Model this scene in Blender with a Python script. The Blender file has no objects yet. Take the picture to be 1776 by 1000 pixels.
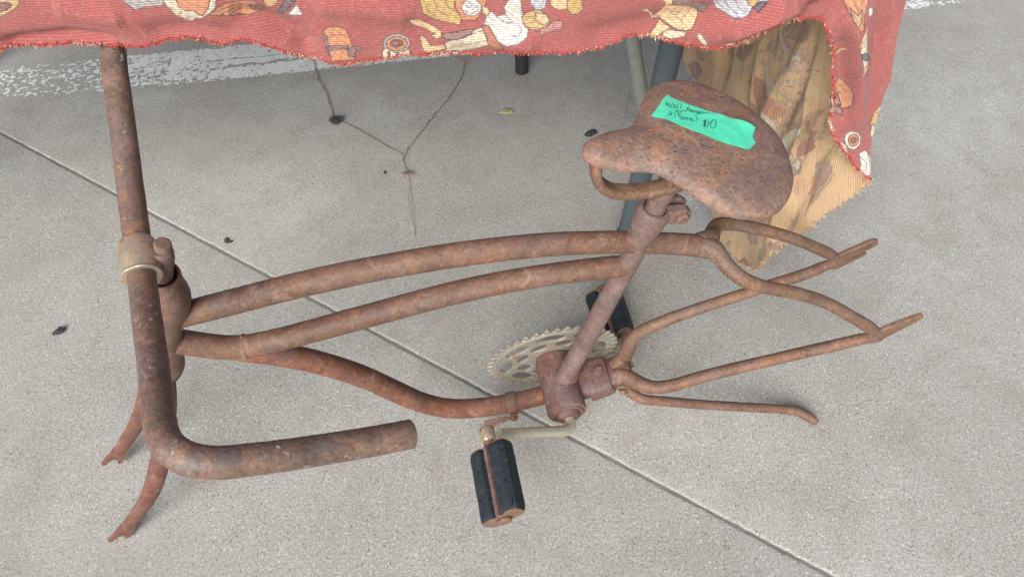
import bpy, bmesh, math, random
import numpy as np
from mathutils import Matrix, Vector, noise
from mathutils.bvhtree import BVHTree

random.seed(7)
rng = np.random.default_rng(7)
R = math.radians
scene = bpy.context.scene

# ------------------------------------------------------------------ camera
cam_data = bpy.data.cameras.new('camera')
cam = bpy.data.objects.new('camera', cam_data)
scene.collection.objects.link(cam)
scene.camera = cam
cam_data.sensor_width = 36.0
cam_data.lens = 1345.32 / 1776 * 36
cam_data.clip_start = 0.02
cam_data.clip_end = 400
cam.location = (0, 0, 0.9154)
cam.rotation_euler = (Matrix.Rotation(R(90 - 51.7746), 4, 'X') @ Matrix.Rotation(R(-0.5445), 4, 'Z')).to_euler()

# ------------------------------------------------------------------ sky and sun (open shade under a bright sky)
SUN_ELEV, SUN_AZ = 37, 198          # azimuth clockwise from +y
world = bpy.data.worlds.new('World')
scene.world = world
world.use_nodes = True
wn = world.node_tree.nodes
sky = wn.new('ShaderNodeTexSky')
sky.sky_type = 'NISHITA'
sky.sun_disc = False
sky.sun_elevation = R(SUN_ELEV)
sky.sun_rotation = R(SUN_AZ)
sky.air_density = 1.0
sky.dust_density = 5.0
sky.ozone_density = 0.3
world.node_tree.links.new(sky.outputs[0], wn['Background'].inputs[0])
wn['Background'].inputs[1].default_value = 0.08
sun_data = bpy.data.lights.new('sun', 'SUN')
sun_data.energy = 3.2
sun_data.angle = R(38)
sun_data.color = (0.845, 0.95, 1.0)
sun = bpy.data.objects.new('sun', sun_data)
scene.collection.objects.link(sun)
sd = Vector((math.sin(R(SUN_AZ)) * math.cos(R(SUN_ELEV)), math.cos(R(SUN_AZ)) * math.cos(R(SUN_ELEV)), math.sin(R(SUN_ELEV))))
sun.rotation_euler = sd.to_track_quat('Z', 'Y').to_euler()
sun.location = sd * 20

scene.view_settings.view_transform = 'Standard'
scene.view_settings.look = 'None'
scene.view_settings.exposure = 0.66
scene.view_settings.gamma = 1.0
scene.view_settings.use_curve_mapping = False

# ------------------------------------------------------------------ measured curves (metres, or millimetres where noted)
HEM_PTS = [(-1.16, 0.5238, 0.51), (-0.8, 0.549, 0.505), (-0.55, 0.5665, 0.515), (-0.4368, 0.5744, 0.5218), (-0.4079, 0.5764, 0.5218), (-0.3741, 0.5788, 0.5215), (-0.3504, 0.5805, 0.5201), (-0.3306, 0.5819, 0.5184), (-0.317, 0.5828, 0.5181), (-0.2964, 0.5843, 0.521), (-0.2762, 0.5857, 0.5227), (-0.2623, 0.5866, 0.5201), (-0.2489, 0.5876, 0.5153), (-0.2327, 0.5887, 0.5201), (-0.2188, 0.5897, 0.5164), (-0.1965, 0.5912, 0.5051), (-0.1778, 0.5926, 0.4973), (-0.1533, 0.5943, 0.4915), (-0.1273, 0.5961, 0.4924), (-0.0958, 0.5983, 0.496), (-0.0647, 0.6005, 0.4954), (-0.0336, 0.6026, 0.4935), (-0.0074, 0.6045, 0.4968), (0.0399, 0.6078, 0.4934), (0.0822, 0.6108, 0.4933), (0.0924, 0.6115, 0.4982), (0.1052, 0.6124, 0.5023), (0.129, 0.614, 0.5015), (0.14, 0.6148, 0.4984), (0.1621, 0.6164, 0.4935), (0.1904, 0.6183, 0.4863), (0.2062, 0.6194, 0.4884), (0.2267, 0.6209, 0.4934), (0.2457, 0.6222, 0.5032), (0.2596, 0.6232, 0.5107), (0.2772, 0.6244, 0.5138), (0.2832, 0.6248, 0.5117)]
HEM_SIDE_PTS = [(0.2832, 0.6248, 0.5117), (0.2911, 0.6244, 0.5012), (0.299, 0.6239, 0.4893), (0.3071, 0.6235, 0.4719), (0.3108, 0.6228, 0.4528), (0.3206, 0.6224, 0.4325), (0.3236, 0.6217, 0.419), (0.3236, 0.6207, 0.4016), (0.3293, 0.62, 0.387), (0.3401, 0.6198, 0.3716), (0.3573, 0.62, 0.3528), (0.3744, 0.6202, 0.3317), (0.397, 0.6208, 0.3145)]
FOLD_PTS = [(0.362, 0.6303, 0.7), (0.364, 0.63, 0.62), (0.3556, 0.6299, 0.5274), (0.3576, 0.6287, 0.5132), (0.3601, 0.6275, 0.4936), (0.3674, 0.6267, 0.4625), (0.3722, 0.6257, 0.4432), (0.371, 0.6243, 0.427), (0.3738, 0.6232, 0.4026), (0.3783, 0.6221, 0.373), (0.3845, 0.6212, 0.3497), (0.397, 0.6208, 0.3145)]
HEM_END_PTS = [(0.397, 0.6208, 0.3145), (0.3983, 0.632, 0.2829), (0.3877, 0.643, 0.2432), (0.3809, 0.651, 0.2043), (0.3683, 0.657, 0.1786), (0.345, 0.6535, 0.1528), (0.333, 0.6738, 0.0956), (0.325, 0.7163, 0.0612), (0.315, 0.7712, 0.0522), (0.31, 0.9029, 0.06), (0.31, 1.164, 0.0963), (0.32, 1.3, 0.09)]
EDGE_PTS = [(0.362, 0.6303, 0.7), (0.35, 0.9, 0.7), (0.335, 1.3, 0.7)]
REAR_PTS = [(0.335, 1.3, 0.7), (0.335, 1.31, 0.4), (0.32, 1.3, 0.09)]
PRINT_FRONT = [((0.6, 0.4, 0.14), [(-0.4211, 0.5788), (-0.3935, 0.5774), (-0.3989, 0.5654), (-0.4027, 0.5615), (-0.412, 0.5567), (-0.4208, 0.553), (-0.433, 0.5563)]), ((0.2, 0.08, 0.045), [(-0.4143, 0.5658), (-0.4085, 0.5665), (-0.4053, 0.5637), (-0.4132, 0.5589), (-0.4191, 0.5582)]), ((0.45, 0.44, 0.42), [(-0.3162, 0.5759), (-0.3175, 0.5632), (-0.3111, 0.5544), (-0.3019, 0.5563), (-0.2872, 0.5568), (-0.2779, 0.5739)]), ((0.72, 0.62, 0.42), [(-0.2847, 0.5743), (-0.2855, 0.5615), (-0.284, 0.5551), (-0.2815, 0.5501), (-0.2792, 0.5457), (-0.276, 0.5439), (-0.2748, 0.5389), (-0.2685, 0.5391), (-0.2647, 0.5433), (-0.2587, 0.544), (-0.2527, 0.548), (-0.2458, 0.552), (-0.2379, 0.5719)]), ((0.62, 0.24, 0.09), [(-0.2737, 0.5661), (-0.275, 0.5567), (-0.2705, 0.5517), (-0.2628, 0.5523), (-0.2605, 0.5474), (-0.2577, 0.5472), (-0.2511, 0.5533), (-0.2457, 0.5646)]), ((0.62, 0.24, 0.09), [(-0.2515, 0.5474), (-0.2449, 0.5519), (-0.2362, 0.5557), (-0.2225, 0.5571), (-0.2127, 0.5566), (-0.2074, 0.5493), (-0.2123, 0.5415), (-0.2232, 0.5388), (-0.2305, 0.5419), (-0.2383, 0.5434)]), ((0.2, 0.08, 0.045), [(-0.2159, 0.5535), (-0.2086, 0.5521), (-0.2086, 0.5467), (-0.2127, 0.542), (-0.2194, 0.544), (-0.2198, 0.5495)]), ((0.6, 0.4, 0.14), [(-0.2033, 0.5675), (-0.2049, 0.5572), (-0.2058, 0.5482), (-0.2007, 0.5495), (-0.1964, 0.5514), (-0.1861, 0.5666)]), ((0.07, 0.07, 0.1), [(-0.1984, 0.5429), (-0.1953, 0.54), (-0.1868, 0.5471), (-0.1777, 0.5558), (-0.1731, 0.566), (-0.1824, 0.5665), (-0.1893, 0.5532)]), ((0.78, 0.74, 0.66), [(-0.1896, 0.5413), (-0.183, 0.5469), (-0.1793, 0.5505), (-0.1776, 0.545), (-0.1757, 0.5405)]), ((0.62, 0.24, 0.09), [(-0.1618, 0.5246), (-0.1592, 0.5279), (-0.154, 0.5293), (-0.1466, 0.5289), (-0.1422, 0.5258), (-0.1403, 0.5194), (-0.1395, 0.5094), (-0.1387, 0.4956), (-0.1602, 0.4956), (-0.1621, 0.5072), (-0.1625, 0.516)]), ((0.22, 0.12, 0.12), [(-0.1621, 0.5229), (-0.1601, 0.5205), (-0.1599, 0.5112), (-0.1601, 0.4993), (-0.1622, 0.5042), (-0.1627, 0.5149)]), ((0.24, 0.15, 0.12), [(-0.1613, 0.5089), (-0.1548, 0.5115), (-0.1429, 0.5102), (-0.1424, 0.5072), (-0.1553, 0.5086), (-0.1609, 0.5059)]), ((0.24, 0.15, 0.12), [(-0.1445, 0.5067), (-0.139, 0.5088), (-0.133, 0.5084), (-0.1331, 0.5049), (-0.1378, 0.504), (-0.1388, 0.498), (-0.1433, 0.4989)]), ((0.45, 0.44, 0.42), [(-0.0884, 0.5088), (-0.0895, 0.5054), (-0.092, 0.5025), (-0.0954, 0.5004), (-0.0995, 0.4994), (-0.1036, 0.4997), (-0.1074, 0.5011), (-0.1103, 0.5036), (-0.1119, 0.5067), (-0.1122, 0.5102), (-0.111, 0.5135), (-0.1086, 0.5164), (-0.1052, 0.5184), (-0.1012, 0.5193), (-0.0971, 0.5191), (-0.0934, 0.5177), (-0.0905, 0.5153), (-0.0888, 0.5122)]), ((0.62, 0.24, 0.09), [(-0.091, 0.5089), (-0.0918, 0.5064), (-0.0937, 0.5043), (-0.0964, 0.5028), (-0.0996, 0.5021), (-0.1029, 0.5023), (-0.1058, 0.5034), (-0.1081, 0.5052), (-0.1094, 0.5075), (-0.1097, 0.51), (-0.1088, 0.5125), (-0.1069, 0.5146), (-0.1042, 0.516), (-0.1011, 0.5167), (-0.0979, 0.5165), (-0.0949, 0.5155), (-0.0926, 0.5137), (-0.0913, 0.5115)]), ((0.2, 0.08, 0.045), [(-0.0948, 0.5091), (-0.0953, 0.5078), (-0.0964, 0.5066), (-0.098, 0.5057), (-0.0999, 0.5054), (-0.1018, 0.5055), (-0.1036, 0.5061), (-0.1049, 0.5071), (-0.1057, 0.5084), (-0.1059, 0.5098), (-0.1054, 0.5112), (-0.1043, 0.5123), (-0.1027, 0.5132), (-0.1008, 0.5136), (-0.0989, 0.5134), (-0.0971, 0.5128), (-0.0958, 0.5119), (-0.0949, 0.5106)]), ((0.4, 0.14, 0.06), [(-0.0978, 0.5093), (-0.098, 0.5087), (-0.0985, 0.5082), (-0.0993, 0.5079), (-0.1001, 0.5077), (-0.101, 0.5078), (-0.1018, 0.508), (-0.1024, 0.5085), (-0.1028, 0.509), (-0.1029, 0.5096), (-0.1026, 0.5102), (-0.1021, 0.5107), (-0.1014, 0.5111), (-0.1006, 0.5112), (-0.0997, 0.5112), (-0.0989, 0.5109), (-0.0983, 0.5105), (-0.0979, 0.5099)]), ((0.72, 0.62, 0.42), [(-0.114, 0.5025), (-0.111, 0.5059), (-0.1005, 0.4993), (-0.0909, 0.5024), (-0.0894, 0.4974), (-0.0963, 0.4918), (-0.115, 0.4917)]), ((0.24, 0.15, 0.12), [(-0.1084, 0.5022), (-0.1069, 0.5021), (-0.1086, 0.4925), (-0.1107, 0.4926)]), ((0.24, 0.15, 0.12), [(-0.1016, 0.4994), (-0.1, 0.4993), (-0.1014, 0.4921), (-0.1035, 0.4922)]), ((0.58, 0.38, 0.1), [(-0.0765, 0.5636), (-0.0759, 0.5503), (-0.0741, 0.5388), (-0.0653, 0.5317), (-0.0541, 0.5282), (-0.0433, 0.5248), (-0.0412, 0.5337), (-0.0468, 0.5406), (-0.043, 0.5619)]), ((0.62, 0.24, 0.09), [(-0.0449, 0.562), (-0.0467, 0.5423), (-0.0432, 0.5338), (-0.041, 0.5286), (-0.029, 0.5279), (-0.0247, 0.5344), (-0.0205, 0.543), (-0.0179, 0.5606)]), ((0.78, 0.74, 0.66), [(-0.024, 0.5399), (-0.0246, 0.5372), (-0.0262, 0.5347), (-0.0285, 0.533), (-0.0313, 0.5321), (-0.0343, 0.5323), (-0.037, 0.5335), (-0.0392, 0.5354), (-0.0405, 0.538), (-0.0408, 0.5409), (-0.0402, 0.5436), (-0.0386, 0.546), (-0.0363, 0.5477), (-0.0335, 0.5485), (-0.0306, 0.5484), (-0.0279, 0.5472), (-0.0258, 0.5453), (-0.0244, 0.5428)]), ((0.8, 0.52, 0.26), [(-0.0882, 0.5363), (-0.0854, 0.5344), (-0.0805, 0.5342), (-0.0701, 0.528), (-0.0602, 0.5206), (-0.0601, 0.5153), (-0.0639, 0.5126), (-0.0683, 0.5147), (-0.0702, 0.5153), (-0.0665, 0.5175), (-0.075, 0.5237), (-0.0845, 0.5288)]), ((0.8, 0.52, 0.26), [(-0.0793, 0.5159), (-0.0769, 0.5151), (-0.0732, 0.5108), (-0.0706, 0.5053), (-0.0582, 0.5058), (-0.0576, 0.5004), (-0.0654, 0.4996), (-0.0743, 0.4984), (-0.0772, 0.5003), (-0.0788, 0.5058)]), ((0.72, 0.62, 0.42), [(-0.0581, 0.5082), (-0.048, 0.5141), (-0.035, 0.5191), (-0.0232, 0.5219), (-0.0175, 0.507), (-0.0306, 0.5012), (-0.0449, 0.4966), (-0.0568, 0.4979)]), ((0.24, 0.15, 0.12), [(-0.0605, 0.5171), (-0.0552, 0.5191), (-0.0425, 0.5207), (-0.0323, 0.5213), (-0.0335, 0.5173), (-0.0454, 0.5139), (-0.0573, 0.5123)]), ((0.78, 0.74, 0.66), [(-0.0232, 0.5219), (-0.0198, 0.5325), (-0.0157, 0.5362), (-0.0108, 0.5314), (-0.0032, 0.5333), (-0.0047, 0.54), (0.0004, 0.549), (0.0092, 0.5565), (0.0108, 0.5342), (0.0154, 0.5232), (0.0165, 0.5162), (0.0155, 0.511), (0.0068, 0.5062), (-0.0036, 0.5044), (-0.0128, 0.5103), (-0.0183, 0.5164)]), ((0.4, 0.14, 0.06), [(-0.0246, 0.5231), (-0.0186, 0.5234), (-0.0142, 0.515), (-0.0092, 0.5071), (-0.0052, 0.5015), (-0.013, 0.5002), (-0.0186, 0.5053), (-0.0214, 0.5149)]), ((0.8, 0.52, 0.26), [(-0.0235, 0.5421), (-0.0186, 0.5397), (-0.0167, 0.5351), (-0.0198, 0.5314), (-0.0237, 0.5355)]), ((0.6, 0.4, 0.14), [(0.0108, 0.5291), (0.0143, 0.5334), (0.0243, 0.5368), (0.0325, 0.5324), (0.0367, 0.526), (0.0313, 0.5188), (0.0278, 0.5156), (0.0175, 0.5173), (0.0129, 0.521)]), ((0.8, 0.52, 0.26), [(0.0224, 0.533), (0.0314, 0.5325), (0.0352, 0.5261), (0.0302, 0.5212), (0.0235, 0.525)]), ((0.55, 0.22, 0.19), [(0.0262, 0.5174), (0.0328, 0.5199), (0.0368, 0.5243), (0.0418, 0.5268), (0.0464, 0.5255), (0.0472, 0.5185), (0.0391, 0.5149), (0.032, 0.5142), (0.028, 0.5097)]), ((0.52, 0.55, 0.58), [(0.0171, 0.5561), (0.0182, 0.5421), (0.0233, 0.5357), (0.0303, 0.537), (0.0338, 0.5553)]), ((0.8, 0.52, 0.26), [(0.0328, 0.5553), (0.0357, 0.54), (0.0424, 0.5364), (0.0499, 0.5371), (0.0505, 0.5544)]), ((0.58, 0.38, 0.1), [(0.0488, 0.5491), (0.0505, 0.5359), (0.0547, 0.5312), (0.0603, 0.532), (0.064, 0.5363), (0.0607, 0.5485)]), ((0.8, 0.52, 0.26), [(0.1363, 0.5307), (0.141, 0.5333), (0.1478, 0.5323), (0.1615, 0.5302), (0.167, 0.5251), (0.1694, 0.5209), (0.1681, 0.5135), (0.1655, 0.5077), (0.1595, 0.5057), (0.1519, 0.5073), (0.1456, 0.51), (0.1347, 0.5171), (0.1306, 0.5162), (0.1282, 0.5151), (0.1271, 0.5193), (0.1239, 0.524), (0.12, 0.5259), (0.1163, 0.5267), (0.1175, 0.5295), (0.1221, 0.5298), (0.1251, 0.5262), (0.1301, 0.5197), (0.1332, 0.5235)]), ((0.8, 0.52, 0.26), [(0.1323, 0.5502), (0.1409, 0.5497), (0.1436, 0.5331), (0.1376, 0.5318), (0.1353, 0.5369)]), ((0.8, 0.52, 0.26), [(0.136, 0.5153), (0.1322, 0.5084), (0.1272, 0.5028), (0.1343, 0.5012), (0.1391, 0.5045), (0.1465, 0.5082)]), ((0.72, 0.62, 0.42), [(0.1391, 0.5045), (0.144, 0.5072), (0.1536, 0.506), (0.1612, 0.505), (0.1587, 0.501), (0.1479, 0.4992), (0.1397, 0.5009)]), ((0.24, 0.15, 0.12), [(0.1409, 0.5497), (0.1447, 0.5325), (0.1535, 0.5315), (0.1606, 0.5294), (0.167, 0.5251), (0.1733, 0.5219), (0.1768, 0.5257), (0.1751, 0.5314), (0.1663, 0.5347), (0.1604, 0.5333), (0.1602, 0.5487)]), ((0.52, 0.55, 0.58), [(0.1723, 0.5508), (0.1784, 0.5357), (0.1838, 0.5264), (0.1924, 0.5225), (0.2005, 0.5192), (0.2071, 0.52), (0.2122, 0.5226), (0.2151, 0.5281), (0.2182, 0.5325), (0.228, 0.5342), (0.2265, 0.548)]), ((0.6, 0.4, 0.14), [(0.2079, 0.5408), (0.2109, 0.5306), (0.2155, 0.5287), (0.2192, 0.5324), (0.2204, 0.5401)]), ((0.07, 0.07, 0.1), [(0.2155, 0.5287), (0.2204, 0.5256), (0.2241, 0.5294), (0.2274, 0.5325), (0.2231, 0.5333)]), ((0.72, 0.62, 0.42), [(0.1697, 0.5051), (0.1742, 0.5037), (0.1799, 0.4961), (0.183, 0.491), (0.1773, 0.4926), (0.1718, 0.499)]), ((0.72, 0.62, 0.42), [(0.1983, 0.4901), (0.2005, 0.4949), (0.2056, 0.4958), (0.2086, 0.492), (0.2054, 0.4872)]), ((0.62, 0.24, 0.09), [(0.2898, 0.5447), (0.2985, 0.5282), (0.3044, 0.5199), (0.3099, 0.5132), (0.3187, 0.5032), (0.3222, 0.5042), (0.32, 0.515), (0.3206, 0.5236), (0.3192, 0.5432)]), ((0.6, 0.4, 0.14), [(0.3039, 0.5245), (0.3124, 0.5183), (0.3166, 0.5215), (0.3177, 0.5122), (0.3146, 0.5088), (0.3078, 0.5162)]), ((0.78, 0.74, 0.66), [(0.3226, 0.5195), (0.324, 0.5228), (0.3274, 0.5209), (0.329, 0.5151), (0.326, 0.5129)]), ((0.72, 0.62, 0.42), [(0.3215, 0.4952), (0.3231, 0.5), (0.3276, 0.4997), (0.3296, 0.4911), (0.3317, 0.4835), (0.3406, 0.4697), (0.3361, 0.4712), (0.3357, 0.4629), (0.3344, 0.4616), (0.3297, 0.4735), (0.3253, 0.4814)]), ((0.07, 0.07, 0.1), [(0.3264, 0.4813), (0.3307, 0.4817), (0.3411, 0.4696), (0.3351, 0.4726), (0.3282, 0.4762)]), ((0.62, 0.24, 0.09), [(0.3195, 0.4364), (0.3231, 0.4396), (0.328, 0.4406), (0.3347, 0.4361), (0.3385, 0.4303), (0.3415, 0.418), (0.3395, 0.4117), (0.3354, 0.4098), (0.3281, 0.4139), (0.3234, 0.4228)]), ((0.24, 0.15, 0.12), [(0.3198, 0.4356), (0.3269, 0.4282), (0.3352, 0.412), (0.3322, 0.4122), (0.3251, 0.4248)]), ((0.24, 0.15, 0.12), [(0.3243, 0.4127), (0.3294, 0.4116), (0.3362, 0.409), (0.3373, 0.4023), (0.3274, 0.4067)]), ((0.78, 0.74, 0.66), [(0.3656, 0.373), (0.3667, 0.3683), (0.3666, 0.3643), (0.3653, 0.3614), (0.3629, 0.3599), (0.3598, 0.3601), (0.3563, 0.362), (0.3529, 0.3653), (0.35, 0.3695), (0.3479, 0.3742), (0.3468, 0.3788), (0.347, 0.3828), (0.3483, 0.3856), (0.3507, 0.387), (0.3537, 0.3867), (0.3571, 0.385), (0.3605, 0.3818), (0.3634, 0.3777)]), ((0.62, 0.24, 0.09), [(0.3631, 0.3732), (0.3639, 0.3699), (0.3639, 0.367), (0.3631, 0.365), (0.3616, 0.3639), (0.3596, 0.3641), (0.3574, 0.3654), (0.3551, 0.3677), (0.3531, 0.3707), (0.3516, 0.374), (0.3509, 0.3772), (0.3509, 0.38), (0.3517, 0.382), (0.3531, 0.383), (0.3551, 0.3829), (0.3573, 0.3816), (0.3596, 0.3794), (0.3616, 0.3765)]), ((0.2, 0.08, 0.045), [(0.3605, 0.3733), (0.3609, 0.3717), (0.3608, 0.3703), (0.3604, 0.3693), (0.3595, 0.3688), (0.3584, 0.3689), (0.3572, 0.3695), (0.356, 0.3706), (0.3549, 0.3721), (0.3542, 0.3738), (0.3538, 0.3754), (0.3539, 0.3768), (0.3543, 0.3778), (0.3552, 0.3783), (0.3563, 0.3782), (0.3575, 0.3776), (0.3587, 0.3765), (0.3598, 0.375)]), ((0.72, 0.62, 0.42), [(0.3436, 0.3722), (0.3516, 0.3669), (0.3593, 0.3551), (0.3576, 0.3487), (0.3498, 0.3591)]), ((0.78, 0.74, 0.66), [(0.3708, 0.3527), (0.3768, 0.3571), (0.3863, 0.3466), (0.3946, 0.3326), (0.3958, 0.3241), (0.3896, 0.3176), (0.3792, 0.327), (0.3775, 0.339)]), ((0.4, 0.14, 0.06), [(0.3889, 0.3177), (0.3937, 0.3225), (0.3997, 0.3168), (0.3983, 0.31)]), ((0.6, 0.4, 0.14), [(0.3751, 0.4215), (0.3794, 0.3957), (0.3842, 0.3661), (0.3738, 0.3778), (0.3693, 0.3934), (0.3681, 0.4068)]), ((0.72, 0.62, 0.42), [(0.3715, 0.3925), (0.3784, 0.3852), (0.3817, 0.3679), (0.3738, 0.3778)]), ('line', [(-0.048, 0.5141), (-0.0366, 0.5169), (-0.0248, 0.5186)]), ('line', [(-0.0512, 0.5036), (-0.0355, 0.5086), (-0.02, 0.5113)]), ('line', [(-0.0566, 0.5003), (-0.0409, 0.503)]), ('line', [(-0.0108, 0.5314), (-0.0069, 0.5267), (-0.0008, 0.5241), (0.0042, 0.525)]), ('line', [(-0.0032, 0.5333), (0.0002, 0.5275)]), ('line', [(0.0078, 0.5225), (0.0109, 0.5165), (0.0073, 0.5121), (0.0006, 0.5136)]), ('line', [(-0.0189, 0.5308), (-0.0129, 0.5259)]), ('line', [(-0.0382, 0.544), (-0.0351, 0.546), (-0.0313, 0.5436), (-0.0334, 0.5405), (-0.0373, 0.5418)]), ('line', [(-0.0315, 0.5393), (-0.0275, 0.5412), (-0.0266, 0.5368), (-0.0307, 0.5348)]), ('line', [(-0.0376, 0.5374), (-0.0347, 0.5339), (-0.0307, 0.5348)]), ('line', [(-0.0715, 0.5458), (-0.0687, 0.538), (-0.0636, 0.5344)]), ('line', [(-0.0643, 0.5497), (-0.0612, 0.5398), (-0.0527, 0.5338)]), ('line', [(-0.0553, 0.5519), (-0.0522, 0.5415), (-0.0455, 0.5367)]), ('line', [(-0.067, 0.5175), (-0.0616, 0.5218)]), ('line', [(0.0144, 0.5267), (0.0184, 0.5298), (0.0234, 0.5307)]), ('line', [(0.0139, 0.5221), (0.0195, 0.5241), (0.0235, 0.525)]), ('line', [(0.0285, 0.5293), (0.0305, 0.5286)]), ('line', [(0.0357, 0.526), (0.0342, 0.5244)]), ('line', [(0.0175, 0.5185), (0.0236, 0.5193), (0.0278, 0.5167)]), ('line', [(0.0329, 0.5188), (0.0381, 0.5161), (0.0441, 0.5193)]), ('line', [(0.0368, 0.5243), (0.039, 0.5196)]), ('line', [(0.1617, 0.5288), (0.1605, 0.5209), (0.1554, 0.5142), (0.1577, 0.507)]), ('line', [(0.1437, 0.516), (0.1487, 0.5169), (0.1531, 0.5155)]), ('line', [(0.1448, 0.5217), (0.1476, 0.5239), (0.1532, 0.5213), (0.1505, 0.5185), (0.145, 0.5206)]), ('line', [(0.1347, 0.5171), (0.1379, 0.5128), (0.1469, 0.5088)]), ('line', [(0.1282, 0.5151), (0.1318, 0.519), (0.1362, 0.517)]), ('line', [(0.116, 0.529), (0.1182, 0.5277)]), ('line', [(0.1189, 0.5305), (0.1208, 0.5276)]), ('line', [(0.1455, 0.5369), (0.1595, 0.5328)]), ('line', [(0.146, 0.5402), (0.1599, 0.5361)]), ('line', [(0.1643, 0.5286), (0.1733, 0.5247)]), ('line', [(0.166, 0.5308), (0.1747, 0.5281)]), ('line', [(0.1815, 0.5356), (0.187, 0.5285), (0.1941, 0.5247)]), ('line', [(0.1885, 0.5363), (0.1944, 0.5281), (0.203, 0.522)]), ('line', [(0.1978, 0.5358), (0.2038, 0.5276), (0.2109, 0.5238)]), ('line', [(0.2056, 0.5376), (0.2108, 0.5329)]), ('line', [(-0.284, 0.5551), (-0.2783, 0.5526)]), ('line', [(-0.2792, 0.5457), (-0.2739, 0.5503)]), ('line', [(-0.2748, 0.5389), (-0.2709, 0.5447), (-0.2646, 0.5465)]), ('line', [(-0.2477, 0.5488), (-0.2333, 0.5523), (-0.2187, 0.5537)]), ('line', [(-0.2449, 0.5454), (-0.2295, 0.5489), (-0.2158, 0.5503)]), ('line', [(-0.2381, 0.544), (-0.2254, 0.5465), (-0.2176, 0.5472)]), ('line', [(-0.3152, 0.5631), (-0.3071, 0.5574)]), ('line', [(-0.3081, 0.5648), (-0.3012, 0.5581)]), ('line', [(-0.2995, 0.5653), (-0.2948, 0.5578)]), ('line', [(-0.2909, 0.5659), (-0.2889, 0.5585)]), ('line', [(-0.1605, 0.5182), (-0.153, 0.5213), (-0.1431, 0.5207)]), ('line', [(-0.16, 0.5053), (-0.1505, 0.5071), (-0.1416, 0.5054)]), ('line', [(-0.1382, 0.5076), (-0.1358, 0.5038), (-0.1404, 0.5005)]), ('line', [(0.3028, 0.5245), (0.3134, 0.5124)]), ('line', [(0.3062, 0.53), (0.3177, 0.5122)]), ('line', [(0.3147, 0.5296), (0.3156, 0.5181)]), ('line', [(0.3746, 0.3475), (0.3835, 0.3402), (0.3865, 0.3282)]), ('line', [(0.3806, 0.3519), (0.3881, 0.3382)])]
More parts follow.
